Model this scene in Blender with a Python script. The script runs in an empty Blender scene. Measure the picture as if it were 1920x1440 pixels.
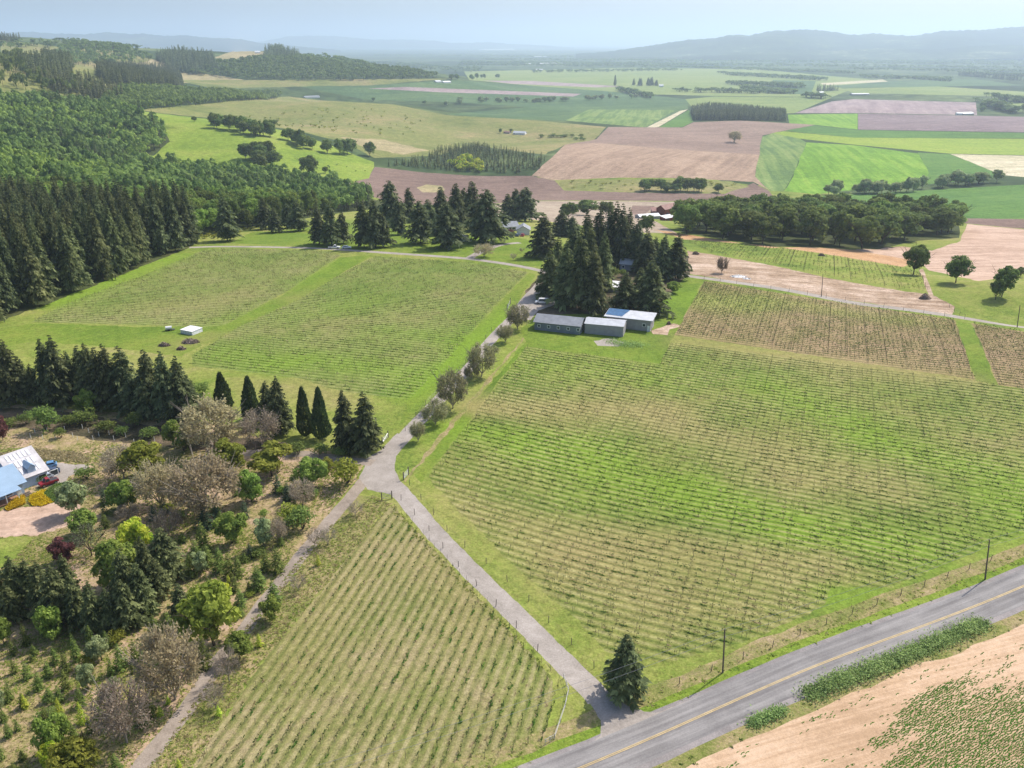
import bpy, math, random
import numpy as np
from mathutils import Vector, Matrix
from mathutils.geometry import delaunay_2d_cdt

# ---------------------------------------------------------------- camera, sky, sun, exposure
SC = bpy.context.scene
COL = SC.collection
CAMZ, FPX, HORIZON = 90.0, 1560.0, 80.0            # eye height, focal length and horizon row in photo pixels
PITCH = math.atan((720.0 - HORIZON) / FPX)
cam_data = bpy.data.cameras.new('camera'); cam = bpy.data.objects.new('camera', cam_data)
COL.objects.link(cam); SC.camera = cam
cam_data.sensor_fit = 'HORIZONTAL'; cam_data.sensor_width = 36.0; cam_data.lens = 36.0 * FPX / 1920.0
cam_data.clip_start = 1.0; cam_data.clip_end = 120000.0
cam.location = (0, 0, CAMZ); cam.rotation_euler = (math.pi / 2 - PITCH, 0, 0)

SUN_EL, SUN_DIR = math.radians(48.5), (0.75, 0.66)   # sun stands ahead on the right
world = bpy.data.worlds.new('World'); SC.world = world; world.use_nodes = True
wn = world.node_tree; bg = wn.nodes['Background']
sky = wn.nodes.new('ShaderNodeTexSky'); sky.sky_type = 'NISHITA'; sky.sun_disc = False
sky.sun_elevation = SUN_EL; sky.sun_rotation = math.atan2(SUN_DIR[0], SUN_DIR[1])
sky.altitude = 0; sky.air_density = 1.0; sky.dust_density = 3.2; sky.ozone_density = 4.5
wn.links.new(sky.outputs[0], bg.inputs[0]); bg.inputs[1].default_value = 0.15
sun_data = bpy.data.lights.new('sun', 'SUN'); sun_data.energy = 4.3; sun_data.angle = math.radians(0.53)
sun_data.color = (1.0, 0.94, 0.84)
sun = bpy.data.objects.new('sun', sun_data); COL.objects.link(sun)
_d = Vector((SUN_DIR[0], SUN_DIR[1], math.tan(SUN_EL) * math.hypot(*SUN_DIR)))
sun.rotation_euler = _d.to_track_quat('Z', 'Y').to_euler(); sun.location = (200, 200, 400)
SC.view_settings.view_transform = 'Standard'; SC.view_settings.look = 'None'
SC.view_settings.exposure = 0.33; SC.view_settings.gamma = 1.0
SC.cycles.volume_bounces = 1; SC.cycles.max_bounces = 6; SC.cycles.diffuse_bounces = 3
SC.cycles.transmission_bounces = 4; SC.cycles.transparent_max_bounces = 8
HAZE = 9e-5
rng = np.random.default_rng(7); random.seed(7)

# ---------------------------------------------------------------- photo pixel -> direction, terrain
CP, SP = math.cos(PITCH), math.sin(PITCH)
def rays(px, py):
    u = (np.asarray(px, float) - 960) / FPX; v = (np.asarray(py, float) - 720) / FPX
    return u, CP - v * SP, -SP - v * CP            # direction x, y (forward), z with unit depth along the optical axis
def at_z(px, py, z):
    x, y, w = rays(px, py); t = (z - CAMZ) / w
    return np.stack([x * t, y * t, np.broadcast_to(z, np.shape(t))], -1)
ctrl = []                                           # x, y, z terrain control points
def cz(px, py, z):
    p = at_z(px, py, float(z)); ctrl.append((p[0], p[1], float(z)))
def cr(px, py, r):                                  # seen at this pixel, r metres ahead
    x, y, w = rays(px, py); t = r / y; ctrl.append((x * t, y * t, CAMZ + w * t))
def cxy(px, r, z):
    x, y, w = rays(px, 300); t = r / y; ctrl.append((x * t, y * t, z))
for px in (-500, -100, 300, 700, 1100, 1500, 1920, 2400):
    for py in (1700, 1200, 950, 750, 620, 530):
        cz(px, py, {1700: 0.0, 1200: -0.6, 950: 0.3, 750: 0.9, 620: 0.6, 530: 0.0}[py] + 0.8 * math.sin(px * 0.006 + py * 0.004))
for c in [(400,470,-1),(700,470,-1),(900,475,-1),(1100,505,-1),(1300,520,-1),(1600,570,-2),(1900,608,-2),(2200,640,-3),
          (960,440,-6),(1040,430,-12),(1300,452,-13),(1500,475,-11),(1750,512,-11),(1950,530,-13),(1600,466,-18),(1300,430,-24),(1800,450,-22),(2200,470,-25),
          (1250,400,-48),(1100,400,-44),(1500,402,-47),(1920,412,-42),(1000,390,-44),(700,405,-18),(800,405,-26),(600,418,-10),(450,441,-6),(370,446,-4),
          (1000,360,-54),(1300,365,-57),(1700,352,-60),(1920,345,-60),(2300,345,-60),(800,342,-52),(650,352,-45),
          (1060,270,-55),(1250,300,-50),(1400,330,-58),(1250,245,-52),(1500,300,-62),(1800,300,-64),(1700,230,-65),(1400,212,-65),(2200,230,-65),
          (300,215,-5),(400,240,-12),(500,270,-22),(350,305,-30),(560,320,-40),(690,322,-47),(450,302,-30),
          (0,200,20),(150,200,10),(250,215,0),(0,260,5),(150,280,-10),(280,290,-22),(0,330,-3),(200,345,-20),(-400,200,30),(-400,300,10),(-400,400,0),(0,420,-2),(150,430,-4),
          (560,186,-22),(700,196,-28),(840,216,-42),(700,240,-40),(500,225,-30),(1000,236,-55),(850,270,-56),(1110,252,-58),(450,200,-22),
          (1000,170,-66),(1500,170,-66),(1920,170,-66),(2400,170,-66),(1000,120,-67),(1920,120,-67),(2400,120,-67),(1400,100,-67),(900,92,-67),(1900,92,-67),(500,88,-67),(2500,90,-67)]:
    cz(*c)
for c in [(560,2200,-52),(700,2400,-62),(840,2200,-65),(0,5200,10),(250,5200,-45),(500,5200,-60),(700,4600,-66),(0,9000,-60),(-500,9000,-40),(-500,5000,40),(400,9000,-66)]:
    cxy(*c)
for c in [(0,112,1500),(150,132,1700),(60,172,1200),(250,160,1600),(330,156,2200),(0,70,3500),(100,79,3400),(180,83,3300),(250,93,3500),(350,99,3400),(500,97,3400),
          (560,103,3300),(640,119,3200),(740,131,3000),(830,147,2900),(300,121,2600),(400,141,2600),(500,131,2700),(420,162,2400),(600,151,2600),(-500,70,3300),(-500,110,1500)]:
    cr(*c)
C = np.array(ctrl)
def tps_fit(C):
    P = np.stack([np.arctan2(C[:, 0], C[:, 1]), np.log(np.hypot(C[:, 0], C[:, 1])) * 0.8], -1)
    d = np.linalg.norm(P[:, None] - P[None], axis=-1); K = np.where(d > 0, d * d * np.log(np.maximum(d, 1e-9)), 0)
    n = len(P); A = np.zeros((n + 3, n + 3)); A[:n, :n] = K + np.eye(n) * 4e-4
    A[:n, n] = 1; A[:n, n + 1:] = P; A[n:, :n] = A[:n, n:].T
    w = np.linalg.solve(A, np.concatenate([C[:, 2], np.zeros(3)]))
    return P, w
_P, _W = tps_fit(C)
GA = np.radians(np.linspace(-66, 66, 331)); GL = np.linspace(math.log(35), math.log(52000), 521)
def _grid():
    A, L = np.meshgrid(GA, GL, indexing='ij'); q = np.stack([A.ravel(), L.ravel() * 0.8], -1); out = np.zeros(len(q))
    for i in range(0, len(q), 20000):
        d = np.linalg.norm(q[i:i + 20000, None] - _P[None], axis=-1)
        K = np.where(d > 0, d * d * np.log(np.maximum(d, 1e-9)), 0)
        out[i:i + 20000] = K @ _W[:-3] + _W[-3] + q[i:i + 20000] @ _W[-2:]
    Z = out.reshape(A.shape); far = np.clip((L - math.log(6500)) / 0.4, 0, 1)
    Z = Z * (1 - far) - 67 * far
    x, y = np.sin(A) * np.exp(L), np.cos(A) * np.exp(L)        # soft swells
    s = np.clip((L - math.log(450)) / 1.0, 0, 1) * (1 - far)
    Z += s * (3.2 * np.sin(x / 68 + 1.3 * np.sin(y / 83)) + 3.0 * np.sin(y / 84 + np.sin(x / 97)))
    return np.maximum(Z, -70)
GZ = _grid()
def hz(x, y):
    x = np.asarray(x, float); y = np.asarray(y, float)
    a = np.clip(np.arctan2(x, y), GA[0] + 1e-6, GA[-1] - 1e-6); l = np.clip(np.log(np.maximum(np.hypot(x, y), 1.0)), GL[0] + 1e-6, GL[-1] - 1e-6)
    fa = (a - GA[0]) / (GA[1] - GA[0]); fl = (l - GL[0]) / (GL[1] - GL[0])
    i = fa.astype(int); j = fl.astype(int); fa -= i; fl -= j
    return (GZ[i, j] * (1 - fa) * (1 - fl) + GZ[i + 1, j] * fa * (1 - fl) + GZ[i, j + 1] * (1 - fa) * fl + GZ[i + 1, j + 1] * fa * fl)
def ground(px, py):
    """first point of the ground seen at these photo pixels, (n,3)"""
    px = np.atleast_1d(np.asarray(px, float)); py = np.atleast_1d(np.asarray(py, float))
    x, y, w = rays(px, py); n = len(px)
    T = np.exp(np.linspace(math.log(45), math.log(50000), 900))
    lo = np.full(n, T[0]); hi = np.full(n, T[-1]); done = np.zeros(n, bool); prev = T[0]
    for t in T:
        below = (CAMZ + w * t < hz(x * t, y * t)) & ~done
        hi[below] = t; lo[below] = prev; done |= below; prev = t
        if done.all(): break
    for _ in range(22):
        m = 0.5 * (lo + hi); b = CAMZ + w * m < hz(x * m, y * m); hi = np.where(b, m, hi); lo = np.where(b, lo, m)
    t = hi; X = x * t; Y = y * t
    return np.stack([X, Y, hz(X, Y)], -1)
def g1(px, py): return Vector(ground(px, py)[0])
def height_at(p, py):
    """how tall something standing at p is when its top shows in photo row py"""
    w = rays(960, py); return max(0.3, CAMZ + w[2] * (p[1] / w[1]) - p[2])
def pxwidth(p, w): return w * (p[1] * CP - (p[2] - CAMZ) * SP) / FPX     # metres covered by w photo pixels at p
def to_px(p):
    d = p[1] * CP - (p[2] - CAMZ) * SP; v = (-(p[2] - CAMZ) * CP - p[1] * SP) / d
    return 960 + FPX * p[0] / d, 720 + FPX * v
# ---------------------------------------------------------------- material helpers
class NT:
    def __init__(s, m): s.m = m; m.use_nodes = True; s.t = m.node_tree; s.b = s.t.nodes['Principled BSDF']; s.b.inputs['Specular IOR Level'].default_value = 0.15
    def n(s, typ, **kw):
        o = s.t.nodes.new('ShaderNode' + typ)
        for k, v in kw.items(): setattr(o, k, v)
        return o
    def l(s, a, b): s.t.links.new(a, b)
    def val(s, x, inp):
        if hasattr(x, 'links'): s.l(x, inp)
        else: inp.default_value = x
    def math(s, op, a, b=0.0, clamp=False):
        o = s.n('Math', operation=op, use_clamp=clamp); s.val(a, o.inputs[0]); s.val(b, o.inputs[1]); return o.outputs[0]
    def noise(s, vec, scale, detail=3.0, rough=0.55, dist=0.0):
        o = s.n('TexNoise'); s.l(vec, o.inputs['Vector']); o.inputs['Scale'].default_value = scale
        o.inputs['Detail'].default_value = detail; o.inputs['Roughness'].default_value = rough; o.inputs['Distortion'].default_value = dist
        return o.outputs['Fac']
    def ramp(s, fac, stops):
        o = s.n('ValToRGB'); e = o.color_ramp.elements
        while len(e) < len(stops): e.new(0.5)
        for i, (p, c) in enumerate(stops): e[i].position = p; e[i].color = (*c, 1)
        s.l(fac, o.inputs[0]); return o.outputs[0]
    def mix(s, fac, a, b, mode='MIX'):
        o = s.n('Mix', data_type='RGBA', blend_type=mode); s.val(fac, o.inputs[0])
        for x, i in ((a, 6), (b, 7)):
            if hasattr(x, 'links'): s.l(x, o.inputs[i])
            else: o.inputs[i].default_value = (*x, 1)
        return o.outputs[2]
    def pos(s): return s.n('NewGeometry').outputs['Position']
    def rot(s, vec, az):                                # turn so that x runs along a line of compass azimuth az (0 = ahead, 90 = right)
        o = s.n('VectorRotate', rotation_type='Z_AXIS'); s.l(vec, o.inputs['Vector']); o.inputs['Angle'].default_value = -math.radians(90 - az)
        return o.outputs[0]
    def bump(s, h, strength, dist):
        o = s.n('Bump'); s.l(h, o.inputs['Height']); o.inputs['Strength'].default_value = strength; o.inputs['Distance'].default_value = dist
        s.l(o.outputs[0], s.b.inputs['Normal'])
MATS = {}
def mat(name, col, rough=0.8, metal=0.0, vary=0.12, scale=1.5, bump=0.0, spec=0.2):
    if name in MATS: return MATS[name]
    m = bpy.data.materials.new(name); t = NT(m); MATS[name] = m
    p = t.n('TexCoord').outputs['Object']; f = t.noise(p, scale, 5, 0.6)
    lo = tuple(c * (1 - vary) for c in col); hi = tuple(min(1, c * (1 + vary)) for c in col)
    t.l(t.ramp(f, [(0.3, lo), (0.7, hi)]), t.b.inputs['Base Color'])
    t.b.inputs['Roughness'].default_value = rough; t.b.inputs['Metallic'].default_value = metal; t.b.inputs['Specular IOR Level'].default_value = spec
    if bump: t.bump(f, bump, 0.05)
    return m
def gmat(name, cols, big=70., mid=9., fine=0.8, w=(0.45, 0.33, 0.22), stripe=None, lush=None, lo=0.38, hi=0.62, bump=0.6, bdist=0.15, streak=None, rough=0.95, grit=0.55):
    """open ground: three sizes of mottling through a colour ramp; stripe = (azimuth, period, colour, amount, width)"""
    if name in MATS: return MATS[name]
    m = bpy.data.materials.new(name); t = NT(m); MATS[name] = m; p = t.pos()
    def soft(c): return (c[0] + 0.22 * max(0, c[1] - c[0]), c[1] * 0.97, c[2] + 0.03 * max(0, c[1] - c[2]))
    cols = [soft(c) for c in cols]; lush = lush and [soft(c) for c in lush]
    n3 = t.noise(p, 1 / fine, 4, 0.65)
    f = t.math('ADD', t.math('ADD', t.math('MULTIPLY', t.noise(p, 1 / big, 4, 0.5, 0.6), w[0]), t.math('MULTIPLY', t.noise(p, 1 / mid, 5, 0.62, 0.4), w[1])), t.math('MULTIPLY', n3, w[2]))
    if streak:                                          # (azimuth, length, width, amount): drill and mower lines
        q = t.rot(p, streak[0]); mp = t.n('Mapping'); t.l(q, mp.inputs[0]); mp.inputs['Scale'].default_value = (1 / streak[1], 1 / streak[2], 0.01)
        f = t.math('ADD', f, t.math('MULTIPLY', t.math('SUBTRACT', t.noise(mp.outputs[0], 1.0, 4, 0.6), 0.5), streak[3]))
    k = len(cols) - 1
    c = t.ramp(f, [(lo + (hi - lo) * i / k, cols[i]) for i in range(k + 1)])
    if lush:
        a = t.n('Attribute', attribute_name='lush').outputs['Fac']
        a = t.math('ADD', a, t.math('MULTIPLY', t.math('SUBTRACT', t.noise(p, 1 / 5., 4, 0.6), 0.5), 0.35))
        c = t.mix(t.math('MULTIPLY', a, 1.0, True), c, t.mix(n3, lush[0], tuple(x * 1.35 for x in lush[0])))
        c = t.mix(t.math('MULTIPLY', a, -1.0, True), c, t.mix(n3, lush[1], tuple(x * 1.3 for x in lush[1])))
    if stripe:
        az, per, scol, amt, wid, *dk = stripe; dk = dk[0] if dk else 0.55
        q = t.rot(p, az); sp = t.n('SeparateXYZ'); t.l(q, sp.inputs[0])
        wob = t.math('MULTIPLY', t.math('SUBTRACT', t.noise(p, 0.25, 2), 0.5), per * 0.22)
        cs = t.math('COSINE', t.math('MULTIPLY', t.math('ADD', sp.outputs[1], wob), 2 * math.pi / per))
        patch = t.math('MULTIPLY', t.math('ADD', t.noise(p, 1 / 1.3, 4, 0.7), t.noise(p, 1 / 22., 3, 0.6)), 0.5)
        patch = t.math('MULTIPLY', t.math('SUBTRACT', patch, 0.36), 4.2, True)
        s = t.math('MULTIPLY', t.math('SUBTRACT', t.math('MULTIPLY', cs, -1.0), wid), 2.0, True)      # mown hay between the rows
        c = t.mix(t.math('MULTIPLY', t.math('MULTIPLY', s, amt), patch), c, scol)
        s = t.math('MULTIPLY', t.math('SUBTRACT', cs, 0.45), 2.6, True)                                # long green growth under the vines
        keep = t.math('MULTIPLY', t.math('SUBTRACT', t.math('ADD', t.noise(p, 1 / 0.9, 3, 0.7), t.math('MULTIPLY', t.noise(p, 1 / 12., 2), 0.8)), 0.66), 4.0, True)
        c = t.mix(t.math('MULTIPLY', t.math('MULTIPLY', s, keep), dk), c, (0.045, 0.085, 0.014))
    if grit:                                            # clods, thatch and stones: small light and dark flecks
        k = t.math('ADD', t.math('MULTIPLY', t.noise(p, 1 / (fine * 0.45), 3, 0.7), 0.6), t.math('MULTIPLY', t.noise(p, 1 / (fine * 1.9), 3, 0.7), 0.4))
        k = t.math('ADD', t.math('MULTIPLY', t.math('SUBTRACT', k, 0.5), grit * 5.0), 1.0)
        g = t.n('CombineColor'); [t.l(k, g.inputs[i]) for i in range(3)]
        c = t.mix(1.0, c, g.outputs[0], 'MULTIPLY')
    t.l(c, t.b.inputs['Base Color']); t.b.inputs['Roughness'].default_value = rough; t.b.inputs['Specular IOR Level'].default_value = 0.05
    if bump: t.bump(t.math('ADD', n3, t.noise(p, 1 / (fine * 3.5), 3)), bump, bdist)
    return m
G_DEEP, G_MID, G_YEL, G_DRY, G_TAN = (0.045, 0.095, 0.018), (0.105, 0.185, 0.026), (0.20, 0.25, 0.045), (0.27, 0.25, 0.085), (0.36, 0.27, 0.14)
LUSH = ((0.115, 0.215, 0.018), (0.235, 0.20, 0.075))
gmat('grass', [(0.075, 0.14, 0.025), (0.145, 0.215, 0.032), (0.225, 0.255, 0.055), (0.27, 0.25, 0.09)], lush=LUSH)
gmat('mown', [(0.075, 0.155, 0.018), (0.12, 0.205, 0.024), (0.18, 0.235, 0.036)], 40, 6, 0.7, lush=LUSH)
gmat('rough_grass', [(0.08, 0.105, 0.025), (0.20, 0.19, 0.06), (0.33, 0.26, 0.125), (0.40, 0.29, 0.19), (0.45, 0.33, 0.22)], 26, 5, 0.55, (0.36, 0.36, 0.28), bump=0.6)
gmat('dry_verge', [(0.12, 0.16, 0.03), (0.20, 0.21, 0.06), (0.28, 0.235, 0.10), (0.36, 0.28, 0.165)], 14, 3, 0.4, (0.3, 0.36, 0.34), bump=0.7)
gmat('green_verge', [(0.07, 0.15, 0.018), (0.15, 0.24, 0.025), (0.22, 0.27, 0.05)], 12, 2.5, 0.4, (0.3, 0.36, 0.34), bump=0.7)
gmat('vine_main', [(0.095, 0.165, 0.024), (0.14, 0.195, 0.035), (0.185, 0.21, 0.048), (0.235, 0.22, 0.075)], 38, 8, 0.8, stripe=(114.5, 2.0, (0.33, 0.30, 0.13), 0.7, 0.2), lush=LUSH)
gmat('vine_brown', [(0.17, 0.155, 0.055), (0.24, 0.185, 0.085), (0.29, 0.205, 0.115), (0.32, 0.225, 0.135)], 50, 9, 0.8, stripe=(114.5, 2.0, (0.36, 0.31, 0.13), 0.5, 0.2), lush=((0.20, 0.25, 0.05), LUSH[1]))
gmat('vine_left', [(0.095, 0.175, 0.025), (0.135, 0.20, 0.035), (0.175, 0.215, 0.05), (0.225, 0.22, 0.075)], 45, 9, 0.8, stripe=(108.8, 2.0, (0.28, 0.28, 0.12), 0.5, 0.25), lush=LUSH)
gmat('vine_upper', [(0.105, 0.175, 0.028), (0.15, 0.205, 0.042), (0.195, 0.22, 0.06), (0.235, 0.225, 0.085)], 45, 9, 0.8, stripe=(98.5, 2.0, (0.28, 0.28, 0.12), 0.5, 0.25), lush=LUSH)
gmat('vine_low', [(0.125, 0.155, 0.035), (0.18, 0.19, 0.055), (0.23, 0.21, 0.08), (0.29, 0.24, 0.12)], 26, 6, 0.5, (0.4, 0.33, 0.27), stripe=(14, 1.75, (0.38, 0.31, 0.18), 0.5, 0.2, 0.4), lush=LUSH)
gmat('gravel', [(0.255, 0.228, 0.188), (0.33, 0.298, 0.25), (0.41, 0.372, 0.32)], 12, 2.2, 0.25, (0.3, 0.36, 0.34), bump=0.5, bdist=0.04, grit=0.22, streak=None)
gmat('shoulder', [(0.20, 0.185, 0.17), (0.26, 0.24, 0.22), (0.33, 0.30, 0.275)], 12, 2.2, 0.25, (0.3, 0.36, 0.34), bump=0.5, bdist=0.04, grit=0.22, streak=None)
gmat('lane_gravel', [(0.22, 0.185, 0.14), (0.29, 0.245, 0.19), (0.37, 0.315, 0.25)], 9, 2.0, 0.25, (0.3, 0.36, 0.34), bump=0.5, bdist=0.04, grit=0.22, streak=None)
gmat('dirt', [(0.22, 0.155, 0.095), (0.31, 0.225, 0.145), (0.40, 0.30, 0.205), (0.50, 0.39, 0.29)], 30, 7, 0.9, (0.36, 0.38, 0.26), streak=(105, 40, 3, 0.5))
gmat('orange_dirt', [(0.36, 0.21, 0.10), (0.45, 0.28, 0.14), (0.50, 0.34, 0.20)], 30, 6, 0.9)
ROW_AZ = 72.0
gmat('soil_front', [(0.40, 0.275, 0.16), (0.49, 0.345, 0.21), (0.56, 0.41, 0.265)], 24, 4, 0.35, (0.4, 0.3, 0.3), streak=(ROW_AZ, 14, 0.55, 0.6), bump=0.25, bdist=0.05, grit=0.25)
gmat('tan_field', [(0.36, 0.25, 0.17), (0.46, 0.33, 0.235), (0.54, 0.40, 0.29)], 50, 10, 1.5, streak=(75, 60, 4, 0.6), grit=0.3)
gmat('plough_dark', [(0.152, 0.103, 0.078), (0.199, 0.139, 0.106), (0.237, 0.170, 0.129)], 90, 14, 2, streak=(80, 90, 4, 0.5))
gmat('plough_pale', [(0.257, 0.201, 0.143), (0.332, 0.268, 0.193), (0.389, 0.324, 0.230)], 90, 14, 2, streak=(82, 90, 5, 0.5))
gmat('plough_rose', [(0.257, 0.180, 0.120), (0.318, 0.227, 0.152), (0.370, 0.268, 0.179)], 120, 20, 3, streak=(24, 160, 9, 0.8))
gmat('plough_upper', [(0.209, 0.149, 0.110), (0.252, 0.180, 0.133), (0.290, 0.211, 0.156)], 140, 22, 3, streak=(60, 160, 9, 0.5))
gmat('lilac', [(0.25, 0.19, 0.18), (0.31, 0.24, 0.225), (0.37, 0.29, 0.265)], 160, 30, 5, streak=(20, 300, 22, 0.7))
gmat('lilac_dark', [(0.185, 0.135, 0.135), (0.22, 0.165, 0.16), (0.255, 0.195, 0.185)], 160, 30, 5, streak=(60, 200, 12, 0.5))
gmat('crop_vivid', [(0.085, 0.235, 0.02), (0.125, 0.30, 0.026), (0.175, 0.335, 0.035)], 110, 18, 3, streak=(10, 160, 7, 0.8))
gmat('crop_blue', [(0.085, 0.17, 0.05), (0.13, 0.23, 0.06), (0.19, 0.27, 0.08)], 80, 18, 3, streak=(10, 160, 8, 0.9))
gmat('crop_lime', [(0.17, 0.28, 0.03), (0.215, 0.32, 0.036), (0.26, 0.33, 0.05)], 160, 24, 3, streak=(80, 200, 9, 0.4))
gmat('crop_deep', [(0.05, 0.15, 0.028), (0.07, 0.19, 0.035), (0.095, 0.215, 0.04)], 160, 24, 3, streak=(78, 200, 9, 0.4))
gmat('crop_teal', [(0.05, 0.115, 0.045), (0.07, 0.145, 0.055), (0.10, 0.175, 0.06)], 200, 30, 5, streak=(70, 300, 14, 0.6))
gmat('crop_pale', [(0.15, 0.225, 0.06), (0.19, 0.26, 0.07), (0.24, 0.28, 0.09)], 260, 40, 6, streak=(80, 300, 20, 0.5))
gmat('stubble', [(0.40, 0.37, 0.21), (0.50, 0.45, 0.28), (0.58, 0.52, 0.35)], 200, 30, 5, streak=(80, 200, 14, 0.5))
gmat('pasture_vivid', [(0.12, 0.215, 0.025), (0.18, 0.275, 0.032), (0.235, 0.29, 0.05)], 80, 16, 2.5)
gmat('hill_olive', [(0.115, 0.15, 0.04), (0.175, 0.20, 0.055), (0.225, 0.22, 0.075), (0.29, 0.24, 0.105)], 160, 26, 4, (0.5, 0.3, 0.2))
gmat('hill_tan', [(0.24, 0.22, 0.10), (0.33, 0.28, 0.14), (0.42, 0.34, 0.19)], 160, 26, 4)
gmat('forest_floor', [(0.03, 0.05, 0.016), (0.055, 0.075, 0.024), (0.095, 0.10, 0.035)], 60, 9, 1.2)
gmat('far_land', [(0.012, 0.03, 0.012), (0.025, 0.055, 0.02), (0.05, 0.09, 0.03), (0.12, 0.17, 0.06), (0.2, 0.2, 0.11)], 900, 240, 60, (0.42, 0.36, 0.22), lo=0.36, hi=0.66, bump=0)
gmat('far_hills', [(0.006, 0.015, 0.008), (0.018, 0.035, 0.014), (0.05, 0.08, 0.03), (0.30, 0.30, 0.15)], 1100, 330, 90, (0.4, 0.36, 0.24), lo=0.36, hi=0.66, bump=0)
gmat('shade_toned_mulch', [(0.05, 0.05, 0.025), (0.10, 0.085, 0.05), (0.19, 0.14, 0.095)], 10, 3, 0.5)  # mulch with tree shade partly put into its dark greenish colour
def asphalt():
    m = bpy.data.materials.new('asphalt'); t = NT(m); MATS['asphalt'] = m; p = t.pos()
    q = t.rot(p, ROAD_AZ); mp = t.n('Mapping'); t.l(q, mp.inputs[0]); mp.inputs['Scale'].default_value = (1 / 25., 1 / 0.9, 0.1)
    s = t.noise(mp.outputs[0], 1.0, 4, 0.6); f = t.noise(p, 1 / 0.25, 4, 0.7); g = t.noise(p, 1 / 6., 4, 0.6)
    v = t.math('ADD', t.math('ADD', t.math('MULTIPLY', s, 0.5), t.math('MULTIPLY', f, 0.25)), t.math('MULTIPLY', g, 0.25))
    t.l(t.ramp(v, [(0.40, (0.16, 0.148, 0.142)), (0.5, (0.225, 0.21, 0.20)), (0.60, (0.30, 0.28, 0.265))]), t.b.inputs['Base Color'])
    t.b.inputs['Roughness'].default_value = 0.85; t.bump(f, 0.3, 0.02)

# ---------------------------------------------------------------- the ground: one sheet cut along field edges
REG = []                                               # name, material, label, category, polygon (n,2) in metres
def densify(P, step):
    out = []
    for a, b in zip(P, np.roll(P, -1, 0)):
        n = max(1, int(np.hypot(*(b - a)) / step)); out += [a + (b - a) * i / n for i in range(n)]
    return np.array(out)
def region(name, m, label, cat, px, jit=0.0, step=9):
    q = densify(np.array(px, float), step); g = ground(q[:, 0], q[:, 1])[:, :2]
    if jit: g = g + (rng.random(g.shape) - 0.5) * 2 * jit
    REG.append((name, m, label, cat, g))
def strip_poly(pts, half):
    P = np.asarray(pts, float)[:, :2]; T = np.gradient(P, axis=0); T /= np.linalg.norm(T, axis=1)[:, None]
    N = np.stack([-T[:, 1], T[:, 0]], -1); h = np.broadcast_to(np.asarray(half, float), (len(P),))[:, None]
    return P, T, N, h
def smooth_line(px, n=40):
    g = ground([a for a, b in px], [b for a, b in px])[:, :2]
    d = np.concatenate([[0], np.cumsum(np.hypot(*np.diff(g, axis=0).T))]); s = np.linspace(0, d[-1], n)
    P = np.stack([np.interp(s, d, g[:, k]) for k in (0, 1)], -1)
    for _ in range(3): P[1:-1] = 0.25 * P[:-2] + 0.5 * P[1:-1] + 0.25 * P[2:]
    return P
def lane(name, m, label, px, half, n=40, jit=0.12, cat='lane'):
    P, T, N, h = strip_poly(smooth_line(px, n), half)
    a = P + N * h; b = (P - N * h)[::-1]; g = np.concatenate([a, b]); g = g + (rng.random(g.shape) - 0.5) * 2 * jit
    REG.append((name, m, label, cat, g))
# county road: straight line through three points of its yellow centre line
_r = ground([1090, 1440, 1920], [1440, 1285, 1099])[:, :2]
_rd = (_r[2] - _r[0]) / np.linalg.norm(_r[2] - _r[0]); ROAD_AZ = math.degrees(math.atan2(_rd[0], _rd[1]))
def road_pts():
    q = [_r[0] - _rd * 60, _r[0], _r[1], _r[2], _r[2] + _rd * 60, _r[2] + _rd * 200]
    d = np.concatenate([[0], np.cumsum(np.hypot(*np.diff(q, axis=0).T))]); s = np.linspace(0, d[-1], 90)
    P = np.stack([np.interp(s, d, np.array(q)[:, k]) for k in (0, 1)], -1)
    for _ in range(10): P[1:-1] = 0.25 * P[:-2] + 0.5 * P[1:-1] + 0.25 * P[2:]
    return P
ROAD = road_pts(); asphalt()
def road_band(name, m, label, cat, o0, o1, jit=0.0):
    P, T, N, h = strip_poly(ROAD, 1.0)
    g = np.concatenate([P + N * o0, (P + N * o1)[::-1]]); g = g + (rng.random(g.shape) - 0.5) * 2 * jit
    REG.append((name, m, label, cat, g))
# ---- far and middle distance
R = region
R('valley_meadow','crop_pale','pale green fields on the far valley floor','field',[(870,134),(1190,127),(1420,130),(1640,150),(1560,182),(1340,180),(1150,175),(880,150)],0)
R('teal_field','crop_teal','broad blue-green field below the wooded ridge','field',[(560,162),(700,160),(850,150),(1150,172),(1290,186),(1290,204),(1215,238),(1060,226),(880,222),(835,214),(990,201),(860,192),(690,187)],0)
R('lilac_strip','lilac','thin lilac bare strip across the teal field','field',[(690,166),(760,163),(1090,176),(1075,181),(830,173)],0)
R('lilac_strip','lilac','pale lilac strip of soil left of the lone poplar','field',[(905,151),(1000,152),(1170,162),(1120,164),(960,157)],0)
R('orchard_field','crop_blue','grey-green field with dotted rows of young trees','field',[(1060,226),(1105,205),(1268,206),(1210,239)],0)
R('pale_track','stubble','pale farm track between teal field and bright green corner','track',[(1210,240),(1275,208),(1290,205),(1235,238)],0)
R('green_field','crop_deep','deep green corner field left of the dark plantation','field',[(1235,239),(1292,206),(1300,228),(1280,238)],0)
R('green_field','crop_pale','wide pale green field behind the dark plantation','field',[(1285,186),(1340,181),(1560,183),(1490,212),(1470,213),(1300,204)],0)
R('far_field','crop_teal','flat teal field beside far hedges','field',[(1450,150),(1530,152),(1520,178),(1420,172)],0)
R('far_field','stubble','pale straw coloured field strip far right','field',[(1538,156),(1655,149),(1665,153),(1545,160)],0)
R('far_field','crop_pale','light green strip beyond the lilac field','field',[(1580,166),(1760,162),(1920,172),(2000,176),(2000,182),(1760,178),(1600,174)],0)
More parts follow.
